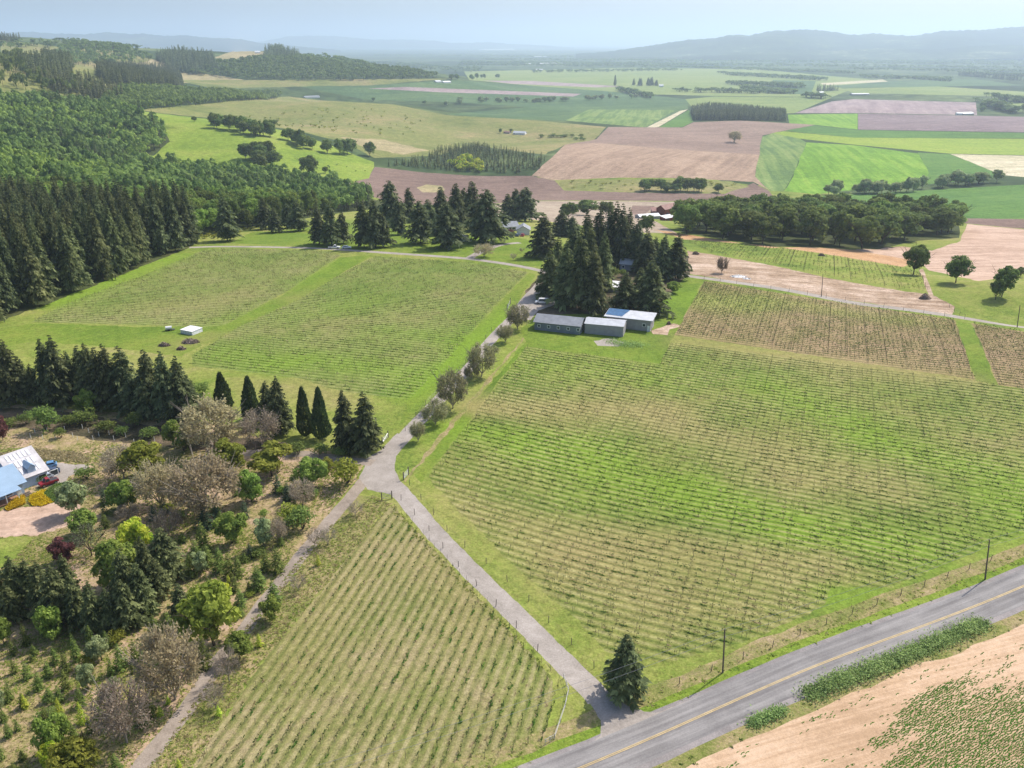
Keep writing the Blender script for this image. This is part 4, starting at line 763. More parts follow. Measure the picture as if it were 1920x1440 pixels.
# conifer plantation at the left
P = scatter_poly([(-260,640),(0,600),(180,531),(363,460),(368,450),(250,448),(100,432),(-260,408)], 7.6, 0.33)
P = P[np.argsort(P[:, 1])]; vis = np.array([-30 < to_px(p)[0] < 420 for p in P]); own = np.where(vis)[0][:280]
ff = [int(own[j]) for j in front_of(P[own], 17)]
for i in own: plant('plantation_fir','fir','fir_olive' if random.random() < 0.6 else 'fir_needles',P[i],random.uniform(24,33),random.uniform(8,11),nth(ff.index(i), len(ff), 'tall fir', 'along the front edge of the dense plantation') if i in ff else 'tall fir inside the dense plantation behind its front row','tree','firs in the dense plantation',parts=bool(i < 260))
P = np.delete(P, own, 0)
merged('woods', 'back rows of the dense fir plantation', 'woods', protos('midfir'), P, rng.uniform(22, 30, len(P)), rng.uniform(8, 11, len(P)), ['fir_olive', 'bark'])
# leafy belt: the nearest are trees of their own, the rest reads as one wood
belt = scatter_poly([(376,443),(480,427),(600,403),(690,392),(700,386),(640,357),(560,347),(430,318),(262,314),(100,320),(-200,320),(-200,396),(100,422),(250,438)], 9.2, 0.36)
hillw = scatter_poly([(264,308),(316,266),(302,240),(235,208),(100,194),(0,188),(-200,182),(-200,316),(100,316)], 9.5, 0.36)
d = np.array([np.hypot(p[0], p[1]) for p in belt]); o = np.argsort(d); inview = [i for i in o if -20 < to_px(belt[i])[0] < 760]
own = set(inview[:290])
for i in own:
    leaf = random.choice(['leaf_oak','leaf_green','leaf_fresh','leaf_green'])
    plant('belt_tree','oak',leaf,belt[i],random.uniform(11,18),random.uniform(9.5,13),'leafy green tree in the belt behind the plantation','tree','leafy trees in the belt behind the plantation',parts=False)
rest = np.concatenate([belt[[i for i in range(len(belt)) if i not in own]], hillw])
def woods(name, label, P, hh, ww, kinds, mats): return merged(name, label, 'woods', kinds, P, rng.uniform(*hh, len(P)), rng.uniform(*ww, len(P)), mats)
LL = [low_leaf(i, 150, 0.17) for i in range(5)]; LS = [low_leaf(20 + i, 46, 0.27) for i in range(5)]; LF = protos('lowfir')
rest = rest[rng.random(len(rest)) > 0.05]; k = np.sin(rest[:, 0] / 31 + 1.4 * np.sin(rest[:, 1] / 47)) + np.sin(rest[:, 1] / 38 + rest[:, 0] / 90) + rng.normal(0, .75, len(rest))
woods('woods', 'leafy wood covering the hillside above the plantation', rest[k > .35], (7, 16), (7, 14), LL, ['leaf_fresh', 'bark'])
woods('woods', 'darker oaks mixed through the wooded hillside', rest[(k <= .35) & (k > -1.0)], (8, 20), (7, 18), LL, ['leaf_green', 'bark'])
woods('woods', 'dark oaks in patches of the wooded hillside', rest[(k <= -1.0) & (k > -2.4)], (11, 21), (8, 17), LL, ['leaf_oak', 'bark'])
woods('woods', 'scattered firs poking through the wooded hillside', rest[k <= -2.4], (17, 25), (6, 9), protos('midfir'), ['fir_needles', 'bark'])
# dark conifer blocks and woods on the left hills
def fill(px, gap, hh, ww, low, mats, label, name='woods', jit=0.4): return woods(name, label, scatter_poly(px, gap, jit), hh, ww, low, mats)
fill([(175,140),(250,128),(330,136),(345,160),(300,166),(200,158)],8.5,(20,27),(8,11),LF,['fir_needles','bark'],'dark conifer block in front of the pale clearing')
fill([(292,112),(330,100),(400,108),(412,134),(360,142),(318,136)],13,(24,32),(11,15),LF,['fir_needles','bark'],'dark conifer wood behind the pale clearing')
fill([(40,130),(110,112),(140,130),(130,150),(60,150)],11,(24,30),(9,12),LF,['fir_needles','bark'],'dark firs on the left hillside')
fill([(-100,112),(40,112),(60,150),(150,162),(215,180),(170,184),(60,172),(-100,166)],19,(15,24),(10,13),LS,['leaf_oak','bark'],'mixed woods on the left hillside')
fill([(60,150),(170,160),(240,188),(200,192),(100,172)],10,(20,26),(8,11),LF,['fir_olive','bark'],'conifers scattered through the left hillside woods')
fill([(230,170),(300,168),(340,172),(420,176),(530,178),(520,186),(420,192),(300,206),(240,206),(190,195)],10,(11,17),(9,13),LS,['leaf_green','bark'],'leafy strip above the olive hillside')
fill([(110,90),(200,88),(250,98),(290,112),(210,128),(140,124),(100,110)],26,(14,22),(14,20),LS,['leaf_oak','bark'],'woods on the far left ridge')
fill([(350,140),(415,118),(480,112),(560,108),(650,122),(760,132),(830,146),(700,150),(600,152),(480,150)],17,(12,20),(14,20),LS,['leaf_oak','bark'],'woods along the far ridge')
fill([(490,100),(520,96),(562,104),(560,112),(500,112)],16,(22,32),(11,14),LF,['fir_needles','bark'],'firs on the ridge beside the hilltop house')
fill([(0,72),(40,74),(30,80),(0,80)],16,(18,24),(10,14),LF,['fir_needles','bark'],'firs on the skyline at far left')
fill([(120,82),(240,92),(250,98),(190,90),(120,87)],18,(14,20),(14,20),LS,['leaf_oak','bark'],'skyline trees of the left ridge')
fill([(1296,210),(1330,203),(1470,216),(1474,228),(1380,226),(1300,226)],7.5,(17,20),(6.5,8),LF,['fir_needles','bark'],'dark rectangular conifer plantation in the valley')
fill([(724,312),(790,300),(830,282),(900,276),(1026,300),(1010,318),(960,326),(860,322)],9,(7,11),(4,5.5),LF,['fir_olive','bark'],'young conifer plantation below the olive hill')
fill([(840,310),(880,296),(908,312),(900,326),(858,322)],9,(7,11),(8,11),LL,['leaf_lime','bark'],'lime green saplings amid the young plantation')
fill([(440,226),(560,200),(700,205),(800,225),(760,262),(640,250),(520,238)],34,(1.5,5),(3,8),LS,['leaf_olive','bark'],'scattered scrub on the olive hillside',jit=0.9)
fill([(600,305),(690,312),(680,335),(600,340),(540,330)],26,(1.5,4),(1.5,4),LS,['leaf_green','bark'],'saplings dotted over the foot of the vivid hillside',jit=0.9)
fill([(1062,340),(1200,338),(1370,342),(1395,350),(1200,358),(1064,354)],15,(1,3),(3,6),LS,['leaf_olive','bark'],'scrub on the tongue between ploughed fields',jit=0.9)
fill([(380,452),(470,432),(480,428),(400,436),(372,447)],3.5,(1,2.5),(2,4),LS,['leaf_olive','bark'],'scrub at the end of the plantation',jit=0.9)
# rows of separate trees in the middle distance
def tree_row(name, kind, leaf, where, px, n, hh, ww, group, spread=3.0, parts=False):
    q = np.array(px, float); s = np.sort(rng.random(n) * 0.2 + np.linspace(0, 1, n) * 0.8 + 0.0) ; dd = np.concatenate([[0], np.cumsum(np.hypot(*np.diff(q, axis=0).T))]) / np.sum(np.hypot(*np.diff(q, axis=0).T))
    X = np.interp(s, dd, q[:, 0]); Y = np.interp(s, dd, q[:, 1]); G = ground(X, Y); G[:, :2] += rng.normal(0, spread, (n, 2)); G[:, 2] = hz(G[:, 0], G[:, 1])
    G = G[np.argsort([to_px(p)[0] for p in G])]
    for i, p in enumerate(G): plant(name, kind, leaf, p, random.uniform(*hh), random.uniform(*ww), nth(i, n, 'leafy tree' if kind != 'fir' else 'fir', where), 'tree', group, parts=parts)
tree_row('hedgerow_tree','oak','leaf_grey','in the row under the vivid wheat',[(1528,368),(1600,364),(1700,362),(1760,352),(1830,344),(1905,338)],34,(10,18),(12,17),'tree row under the vivid wheat',4)
tree_row('hedgerow_tree','oak','leaf_green','on the scrub tongue amid ploughland',[(1185,359),(1230,358),(1290,360),(1360,361)],16,(9,16),(12,18),'trees on the scrub tongue',4)
tree_row('hedgerow_tree','oak','leaf_green','along the crease below the olive hill',[(352,226),(420,240),(480,252),(540,262),(600,285),(650,292),(700,296)],36,(12,21),(14,20),'trees along the hillside crease',9)
tree_row('hillside_oak','oak','leaf_oak','in the clump on the vivid hillside',[(446,300),(470,296),(500,302),(490,322),(470,314)],12,(16,22),(17,22),'oak clump on the vivid hillside',6)
tree_row('pasture_bush','shrub','leaf_green','on the olive hill beside the small farm',[(1018,258),(1060,256),(1105,266)],12,(4,8),(7,12),'bushes beside the small farm',6)
tree_row('hedgerow_tree','oak','leaf_grey','along the hedge through the teal fields',[(826,200),(890,192),(960,192),(1060,190),(1130,186),(1210,184)],40,(9,18),(14,24),'hedge through the teal fields',8)
tree_row('valley_fir','fir','fir_needles','in the dark clump on the valley floor',[(1190,160),(1205,162),(1220,160),(1235,162)],11,(22,36),(12,18),'dark clump on the valley floor',10)
tree_row('valley_tree','oak','leaf_green','beside the hillfoot farm',[(830,150),(850,148),(870,150),(930,146),(950,146)],12,(14,24),(15,22),'trees beside the hillfoot farm',10)
tree_row('valley_tree','oak','leaf_green','by the lilac field barn',[(1830,216),(1838,205),(1850,200),(1880,206),(1915,214)],12,(10,20),(14,22),'trees by the lilac field barn',10)
trees('poplar_tree','cypress','leaf_oak','tall lone poplar','on the flat valley fields',None,[(1153,161,141,7)],0.2,parts=False)
trees('pasture_tree','oak','leaf_green','small round tree','dotted over the pastures','small round trees dotted over the pastures',[(610,325,312,14),(365,228,218,12),(495,238,228,10),(515,236,224,14),(700,190,182,8),(796,196,188,10),(938,250,240,9),(958,248,241,8),(1460,375,361,11)],1.0,parts=False)
trees('pasture_tree','bud','bud_tan','pale budding tree','alone on the rose ploughland',None,[(1377,268,245,24)],1.0,bark='bark_grey')
# far hedges and woods of the valley floor, one mass
def belts(specs, low, mats, label, hh, ww):
    P = []
    for px, n, spread in specs:
        q = np.array(px, float); s = rng.random(n) * (len(q) - 1); X = np.interp(s, np.arange(len(q)), q[:, 0]); Y = np.interp(s, np.arange(len(q)), q[:, 1])
        G = ground(X, Y); G[:, 1] += rng.normal(0, 1, n) * spread; P.append(G)
    P = np.concatenate(P); P[:, 2] = hz(P[:, 0], P[:, 1]); merged('woods', label, 'woods', low, P, rng.uniform(*hh, len(P)), rng.uniform(*ww, len(P)), mats)
belts([([(x, y), (x + w, y + dy)], n, sp) for x, y, w, dy, n, sp in
       [(860,122,420,4,260,70),(900,112,380,2,260,120),(700,104,520,4,320,250),(640,96,700,2,900,500),(620,92,1300,1,900,900),(860,118,430,3,500,200),(600,118,300,14,300,200),(1280,112,640,4,700,250),(1300,122,620,6,300,120),(560,110,250,14,160,100),(1280,126,320,12,260,60),(1360,140,180,10,220,70),(1366,158,140,6,150,40),(1270,172,220,4,90,18),(1390,168,90,8,110,30),
        (1560,118,380,4,280,70),(1600,130,340,6,200,50),(1620,146,160,4,120,25),(1280,104,660,4,380,250),(1740,150,40,3,30,14),(1800,138,130,6,160,30),(1870,186,80,10,70,30),(1840,192,60,20,60,25),(1510,182,40,3,22,8),(1000,136,280,-4,120,40),(1160,170,60,14,60,20),(1900,110,500,10,300,200),(-100,86,600,-2,260,900),(1215,116,700,2,300,150)]],
      LS, ['leaf_oak', 'bark'], 'hedges and copses across the far valley', (10, 20), (16, 40))
belts([([(1520 + 280, 142), (1915, 152)], 130, 18), ([(1200, 118), (1280, 112)], 60, 30), ([(1530, 172), (1570, 170)], 20, 12)], LF, ['fir_needles', 'bark'], 'dark conifer belts of the far valley', (16, 26), (10, 16))
# ---------------------------------------------------------------- vineyards: posts, vines, weeds under the rows
def vine_geo(seed):
    r = np.random.default_rng(seed); g = Geo(); g.tube((0, 0, -0.05), (0.02 * r.normal(), 0, 0.62), 0.032, 0.025, 4, 1); g.tube((-0.38, 0, 0.66), (0.38, 0, 0.68), 0.018, 0.018, 3, 1)
    n = 13; b = np.c_[(r.random(n) - .5) * 0.85, r.normal(0, .05, n), 0.60 + 0.22 * r.random(n)]; a = unit(np.c_[r.normal(0, .6, n), r.normal(0, .6, n), r.random(n) + .2]) * (0.15 + 0.16 * r.random(n))[:, None]
    g.kites(b, a, unit(np.cross(a, r.normal(0, 1, (n, 3)))) * 0.065, 0, np.clip(r.normal(.5, .25, n), 0, 1)); return g
def post_geo(h, w=0.045):
    g = Geo(); g.tube((0, 0, -0.3), (0, 0, h), w, w, 5, 0); g.poly([(math.cos(k * 1.2566) * w, math.sin(k * 1.2566) * w, h) for k in range(5)], 0); return g
def tuft_geo(seed, n=7):
    r = np.random.default_rng(seed); g = Geo(); a = unit(np.c_[r.normal(0, .8, n), r.normal(0, .8, n), 0.5 + r.random(n)]) * (0.5 + 0.6 * r.random(n))[:, None]
    g.kites(np.c_[r.normal(0, .16, (n, 2)), np.zeros(n)], a, unit(np.cross(a, r.normal(0, 1, (n, 3)))) * 0.15, 0, np.clip(r.normal(.5, .2, n), 0, 1)); return g
def oriented(name, label, cat, geos, P, ang, S, mats, H=None, tone=0.15):
    """merged() with a heading for each copy"""
    Vs, Ts, Ms, Rs = [], [], [], []; n = 0; pick = rng.integers(len(geos), size=len(P)); H = S if H is None else H
    for k, g in enumerate(geos):
        s = np.where(pick == k)[0]
        if not len(s): continue
        V, T, M, R_ = g.get(); c, sn = np.cos(ang[s])[:, None], np.sin(ang[s])[:, None]
        X = (V[None, :, 0] * c - V[None, :, 1] * sn) * S[s][:, None] + P[s][:, 0:1]; Y = (V[None, :, 0] * sn + V[None, :, 1] * c) * S[s][:, None] + P[s][:, 1:2]; Z = V[None, :, 2] * H[s][:, None] + P[s][:, 2:3]
        Vs.append(np.stack([X, Y, Z], -1).reshape(-1, 3)); Ts.append((T[None] + (np.arange(len(s)) * len(V))[:, None, None] + n).reshape(-1, 3)); Ms.append(np.tile(M, len(s))); Rs.append(np.clip(R_[None] + rng.normal(0, tone, len(s))[:, None], 0, 1).ravel()); n += len(s) * len(V)
    o = link(name, new_mesh(name, np.concatenate(Vs), np.concatenate(Ts), mats, np.concatenate(Ms), np.concatenate(Rs))); return tag(o, label, cat, None, 'stuff')
VG = [vine_geo(i) for i in range(6)]; VM = [g.mesh('grape_vine', ['vine_leaf', 'bark']) for g in VG]; PG = post_geo(1.3, 0.026); PM = PG.mesh('trellis_post', ['post_wood']); TG = [tuft_geo(i) for i in range(5)]
def row_tuft(seed, n=9):                                # weeds drawn out along the row
    r = np.random.default_rng(seed); g = Geo(); a = unit(np.c_[r.normal(0, 1.2, n), r.normal(0, .5, n), 0.4 + r.random(n)]) * (0.4 + 0.5 * r.random(n))[:, None]; a[:, 1] *= 0.6
    g.kites(np.c_[(r.random(n) - .5) * 1.1, r.normal(0, .07, n), np.zeros(n)], a, unit(np.cross(a, r.normal(0, 1, (n, 3)))) * 0.16, 0, np.clip(r.normal(.45, .2, n), 0, 1)); return g
RG = [row_tuft(i) for i in range(6)]
LITE = []
for i in range(4):                                     # lighter vines for blocks seen small
    r_ = np.random.default_rng(60 + i); g_ = Geo(); g_.tube((0, 0, -0.05), (0, 0, 0.66), 0.035, 0.03, 3, 1); n_ = 5; a_ = unit(np.c_[r_.normal(0, .6, n_), r_.normal(0, .6, n_), r_.random(n_) + .3]) * 0.32
    g_.kites(np.c_[(r_.random(n_) - .5) * .85, r_.normal(0, .04, n_), 0.55 + .2 * r_.random(n_)], a_, unit(np.cross(a_, r_.normal(0, 1, (n_, 3)))) * 0.11, 0, np.clip(r_.normal(.5, .25, n_), 0, 1)); LITE.append(g_)
def block(where, px, az, row, gap, post_every, own_vines=0, own_posts=0, lite=True, weed=0.5, missing=0.12, end_posts=True, size=1.0, colaz=None):
    """rows running along compass azimuth az inside a photo polygon"""
    q = densify(np.array(px, float), 14); G = ground(q[:, 0], q[:, 1])[:, :2]; a = math.radians(az); u = np.array([math.sin(a), math.cos(a)]); v = np.array([-u[1], u[0]])
    ca = math.radians(colaz if colaz is not None else az - 90); cdir = np.array([math.sin(ca), math.cos(ca)]); shear = (cdir @ u) / (cdir @ v)
    U, W_ = G @ u, G @ v; vines, posts, ends = [], [], []
    for w in np.arange(math.ceil(W_.min() / row) * row, W_.max(), row):
        wob = rng.normal(0, 0.05); xs = np.arange(math.floor(U.min() / post_every) * post_every, U.max(), gap) + w * shear % gap; p = xs[:, None] * u + (w + wob) * v; m = inside(p, G); vines.append(p[m & (rng.random(len(p)) > missing)])
        xs = np.arange(math.floor(U.min() / post_every) * post_every - 50, U.max() + 50, post_every) + ((w - W_.min()) * shear) % post_every; p = xs[:, None] * u + (w + wob) * v; posts.append(p[inside(p, G)])
        xf = np.arange(U.min() - 1, U.max() + 1, 0.7); pf = xf[:, None] * u + w * v; mf = inside(pf, G)
        if mf.any() and end_posts: ends += [pf[mf][0], pf[mf][-1]]
    V = np.concatenate(vines); V = V + rng.normal(0, 0.07, V.shape); Pp = np.concatenate(posts + [np.array(ends).reshape(-1, 2)])
    V = np.c_[V, hz(V[:, 0], V[:, 1])]; Pp = np.c_[Pp, hz(Pp[:, 0], Pp[:, 1])]; head = math.atan2(u[1], u[0])
    def vis(Q): x, y = to_px(Q.T); return (x > 0) & (x < 1920) & (y > 0) & (y < 1440)
    def split(Q, k):
        d = np.hypot(Q[:, 0], Q[:, 1]) + np.where(vis(Q), 0, 1e6); o = np.argsort(d); return Q[o[:k]], Q[o[k:]]
    V, Vr = split(V, own_vines); Pp, Pr = split(Pp, own_posts)
    for p in V:
        tag(link('grape_vine', random.choice(VM), None, p, head + random.choice([0, math.pi]) + random.gauss(0, .1), (1, 1, random.uniform(.85, 1.15))), 'small leafing grape vine in the front rows of ' + where, 'grape vine', 'grape vines in the front rows of ' + where)
    for p in Pp:
        o = link('trellis_post', PM, None, p, random.random(), (1, 1, random.uniform(.94, 1.05))); o.rotation_euler = (random.gauss(0, .02), random.gauss(0, .02), 0); tag(o, 'thin wooden trellis post in the front rows of ' + where, 'post', 'trellis posts in the front rows of ' + where)
    n = len(Vr); oriented('vineyard_rows', 'rows of small grape vines in ' + where, 'grape vines', LITE if lite else VG, Vr, np.full(n, head) + rng.integers(2, size=n) * math.pi + rng.normal(0, .1, n), rng.uniform(.85, 1.15, n) * size, ['vine_leaf', 'bark'])
    n = len(Pr); oriented('vineyard_posts', 'thin trellis posts standing in ' + where, 'posts', [PG], Pr, rng.random(n), np.full(n, 1.0 * size), ['post_wood'], rng.uniform(.92, 1.06, n))
    A = np.concatenate([V, Vr])
    if weed:
        lu = lush_at(A[:, :2]); drift = np.sin(A[:, 0] / 9 + np.sin(A[:, 1] / 13) * 2) + 0.7 * np.sin(A[:, 1] / 5.3 + 1.1 * np.sin(A[:, 0] / 7)); keep = rng.random(len(A)) < weed * (0.85 + 0.6 * lu + 0.45 * drift); n = keep.sum()
        Q = A[keep] + np.c_[u[None] * rng.normal(0, .45, (n, 1)) + rng.normal(0, .09, (n, 2)), np.zeros(n)]
        oriented('weeds', 'tufts of weeds under the vine rows of ' + where, 'weeds', RG, Q, np.full(n, head) + rng.normal(0, .08, n), rng.uniform(.7, 1.3, n), ['weed'], rng.uniform(.14, .34, n), 0.22)
        m = len(A[::2]); oriented('dry_grass', 'mown dry grass lying along the rows of ' + where, 'dry grass', RG, A[::2] + np.c_[v[None] * 0.5 + rng.normal(0, .3, (m, 2)), np.zeros(m)], np.full(m, head) + rng.normal(0, .2, m), rng.uniform(.5, 1.1, m), ['dry_weed'], rng.uniform(.05, .12, m), 0.25)
V_MAIN = [(806,893),(988,652),(1236,685),(1259,645),(1830,718),(1920,732),(2100,757),(2100,930),(1920,996),(1850,1020),(1668,1096),(1560,1094),(1545,1130),(1508,1150),(1395,1199),(1247,1237),(1138,1217),(1088,1160),(978,1068),(823,912)]
block('the large vineyard by the road', V_MAIN, 114.5, 2.0, 1.35, 5.6, 170, 170, weed=0.75, missing=0.35, size=.8, colaz=20.5)
block('the low vineyard between the lanes', [(730,956),(748,952),(1042,1268),(1052,1300),(1024,1382),(955,1414),(875,1440),(760,1520),(305,1540),(378,1422),(481,1264),(606,1112),(714,972)], 14, 1.75, 1.3, 6.5, 125, 120, lite=True, weed=0.3, missing=0.3, size=.75)
block('the vineyard left of the gravel lane', [(362,666),(455,612),(560,564),(655,507),(705,482),(870,493),(988,511),(923,577),(798,716),(763,747),(640,732),(560,707),(364,684)], 108.8, 2.0, 1.4, 7.0, weed=0.7, missing=0.55, size=.75)
block('the upper left vineyard block', [(62,603),(130,567),(270,517),(384,471),(420,467),(608,472),(636,480),(538,545),(430,603),(404,611)], 98.5, 2.0, 1.4, 7.0, weed=0.6, missing=0.55, size=.75)
block('the brown far vineyard block', [(1268,627),(1321,529),(1540,564),(1788,601),(1825,710)], 114.5, 2.0, 1.3, 5.6, weed=0.45, size=1.1, colaz=20.5)
block('the brown vineyard at the right edge', [(1824,608),(1920,624),(2100,650),(2100,750),(1874,721)], 114.5, 2.0, 1.3, 5.6, weed=0.3, size=1.1, colaz=20.5)
block('the narrow vineyard beyond the dirt', [(1288,452),(1427,461),(1560,480),(1690,502),(1725,514),(1740,546),(1700,544),(1560,520),(1450,495),(1334,475)], 114.5, 2.4, 1.8, 6.5, weed=0.2, missing=0.55, colaz=20.5)
# ---------------------------------------------------------------- fences, tufts, seedlings, brambles
def fence(label, px, gap, h, closed=False, wires=3, name='wire_fence'):
    """one wire fence: each post a part, wires a part"""
    G = smooth_line(px, 400) if len(px) > 2 else ground([p[0] for p in px], [p[1] for p in px])[:, :2]
    d = np.concatenate([[0], np.cumsum(np.hypot(*np.diff(G, axis=0).T))]); s = np.arange(0, d[-1], gap); P = np.stack([np.interp(s, d, G[:, k]) for k in (0, 1)], -1); Z = hz(P[:, 0], P[:, 1]); o = empty(name, (P[0][0], P[0][1], Z[0])); tag(o, label, 'fence')
    me = post_geo(h, 0.06).mesh('post', ['post_wood']); base = Vector((P[0][0], P[0][1], Z[0]))
    for p, z in zip(P, Z):
        q = link('post', me, o, Vector((p[0], p[1], z)) - base, 0, (1, 1, random.uniform(.92, 1.08))); q.rotation_euler = (random.gauss(0, .04), random.gauss(0, .04), 0)
    g = Geo(); loc = np.c_[P, Z] - np.array(base)
    for k in range(wires):
        for a, b in zip(loc[:-1], loc[1:]): up = np.array([0, 0, h * (0.35 + 0.28 * k)]); g.tube(a + up, b + up, 0.008, 0.008, 3, 0)
    link('wire', g.mesh('wire', ['wire']), o)
mat('wire', (0.30, 0.29, 0.28), 0.5, 0.6)
fence('wire fence along the right side of the gravel lane', [(768,910),(800,950),(850,1010),(915,1060),(985,1120),(1050,1190),(1092,1228),(1130,1272)], 6.5, 1.5)
fence('wire fence along the left side of the gravel lane', [(752,938),(800,990),(852,1055),(900,1105),(970,1180),(1026,1240)], 6.5, 1.4)
fence('wire fence above the road bank', [(1205,1297),(1255,1290),(1303,1270),(1420,1226),(1545,1172),(1700,1112),(1860,1050)], 6.0, 1.4)
fence('wire fence beside the left vineyard headland', [(760,808),(800,758),(860,700),(930,610)], 8, 1.4)
fence('wire fence between dirt strip and far vineyard', [(1320,524),(1450,543),(1600,567),(1775,594)], 7, 1.6)
fence('wire fence at the corner of the pasture', [(1780,577),(1800,592),(1812,600)], 5, 1.6)
def tufts(name, label, px, n, s, hh, mats, world=None, keep=None):
    q = densify(np.array(px, float), 14) if world is None else None; G = ground(q[:, 0], q[:, 1])[:, :2] if world is None else world
    lo, hi = G.min(0), G.max(0); P = lo + rng.random((int(n * 2.5), 2)) * (hi - lo); P = P[inside(P, G)]
    if keep is not None: P = P[keep(P)]
    P = P[:n]; P = np.c_[P, hz(P[:, 0], P[:, 1])]
    oriented(name, label, name.replace('_', ' '), TG, P, rng.random(len(P)) * 6.28, rng.uniform(*s, len(P)), mats, rng.uniform(*hh, len(P)), 0.25)
def patchy(k=0.0, f=7.0): return lambda P: (np.sin(P[:, 0] / f + 1.7 * np.sin(P[:, 1] / (f * 1.3))) + np.sin(P[:, 1] / f * 1.2 + np.sin(P[:, 0] / f * .7)) + rng.normal(0, .7, len(P))) > k
NOGRASS = [r[4] for r in REG if r[0] in ('parking_yard', 'pale_lawn', 'gravel_lane', 'gravel_junction', 'lawn_patch')]
def garden_ok(f):
    def g(P):
        k = f(P)
        for q in NOGRASS: k &= ~inside(P, q)
        return k
    return g
GARDEN = [(-60,800),(200,830),(420,860),(680,880),(600,985),(480,1142),(268,1412),(200,1500),(-100,1500)]
tufts('rough_grass','rough green grass tufts across the tree garden',GARDEN,22000,(.25,.6),(.10,.28),['grass_blade'],keep=garden_ok(patchy(-0.2,6)))
tufts('dry_grass','dry straw coloured tufts across the tree garden',GARDEN,9000,(.25,.6),(.08,.22),['dry_weed'],keep=garden_ok(patchy(-0.4,4)))
tufts('dry_grass','dry tufts on the bank beside the low vineyard',[(700,930),(735,945),(600,1110),(475,1262),(372,1420),(300,1540),(180,1540),(290,1425),(480,1150),(600,1000)],3000,(.25,.6),(.08,.22),['dry_weed'])
tufts('rough_grass','green tufts on the bank beside the low vineyard',[(700,930),(735,945),(600,1110),(475,1262),(372,1420),(300,1540),(180,1540),(290,1425),(480,1150),(600,1000)],2600,(.25,.6),(.08,.25),['grass_blade'])
def band(o0, o1):
    Pq, T, N, h = strip_poly(ROAD, 1.0); return np.concatenate([Pq + N * o0, (Pq + N * o1)[::-1]])
def off_lane(P): return ~inside(P, MOUTH)
MOUTH = ground([1060,1092,1132,1165,1240,1180,1100,1040],[1290,1275,1270,1310,1345,1400,1430,1420])[:, :2]
tufts('dry_grass','dry tufts on the road bank',None,7000,(.3,.75),(.1,.3),['dry_weed'],band(5.0,8.6),lambda P: off_lane(P))
tufts('rough_grass','green tufts on the road bank',None,9000,(.3,.7),(.12,.32),['grass_blade'],band(3.9,7.0),lambda P: off_lane(P))
tufts('rough_grass','weedy tufts between road and bare soil',None,3200,(.3,.7),(.15,.4),['weed'],band(-4.6,-6.8))
tufts('rough_grass','longer grass tufts beside the gravel lane',[(738,948),(868,1088),(958,1180),(1030,1258),(1020,1262),(945,1182),(858,1094),(730,955)],1500,(.25,.55),(.12,.35),['grass_blade'])
# seedlings in the bare field: rows along the road's slant, thick in drifts
_P, _T, _N, _ = strip_poly(ROAD, 1.0); o0 = _r[0]; along = np.array(_rd); side = np.array([_rd[1], -_rd[0]]); _t = math.radians(-4.5); along, side = along * math.cos(_t) + side * math.sin(_t), side * math.cos(_t) - along * math.sin(_t)
S_, A_ = np.meshgrid(np.arange(6, 64, 0.30), np.arange(-20, 150, 0.32)); Q = o0 + along * A_.reshape(-1, 1) + side * S_.reshape(-1, 1); Q = Q + rng.normal(0, .07, Q.shape)
blob = sum(k * np.exp(-(((Q - c[:2]) @ along / ra) ** 2 + ((Q - c[:2]) @ side / rs) ** 2)) for (c, ra, rs, k) in
           [(g1(x, y), ra, rs, k) for x, y, ra, rs, k in [(1800,1370,10,5,1.),(1890,1425,13,7,1.3),(1760,1305,8,1.6,.8),(1715,1345,6,1.6,.6),(1900,1335,8,2,.6),(1650,1388,3,.9,.6),(1540,1340,4,.8,.45),(1465,1367,4,.8,.5),(1700,1432,8,1.6,.8),(1850,1255,12,2.5,.25),(1900,1290,10,2,.3)]])
QA, QS = (Q - o0) @ along, (Q - o0) @ side
fbm = 0.5 * np.sin(QS * 1.9 + 1.3 * np.sin(QA / 3.7)) * np.sin(QA / 5.1 + 0.8 * np.sin(QS * .9)) + 0.35 * np.sin(QS * 4.3 + 2 * np.sin(QA / 2.1)) * np.sin(QA / 1.7 + QS) + 0.3 * rng.normal(0, 1, len(Q))
x_, y_ = to_px(np.c_[Q, hz(Q[:, 0], Q[:, 1])].T)
prob = np.clip(1.7 * (blob + 0.40 * fbm - 0.34), 0, .97) * (blob > .03) + (fbm > .48) * 0.34 * (np.sin(QS * .8 + np.sin(QA / 11)) > -.1)
ok = (rng.random(len(Q)) < prob) & (x_ < 2060) & (y_ < 1520) & ((Q - o0) @ np.array([_rd[1], -_rd[0]]) > 7.2); Q = Q[ok]; n = len(Q)
SG = [row_tuft(40 + i, 10) for i in range(4)]
oriented('seedlings', 'dark green seedlings in drifting rows on bare soil', 'seedlings', SG, np.c_[Q, hz(Q[:, 0], Q[:, 1])], math.atan2(along[1], along[0]) + rng.normal(0, .15, n), rng.uniform(.34, .52, n), ['seedling'], rng.uniform(.10, .2, n), .2)
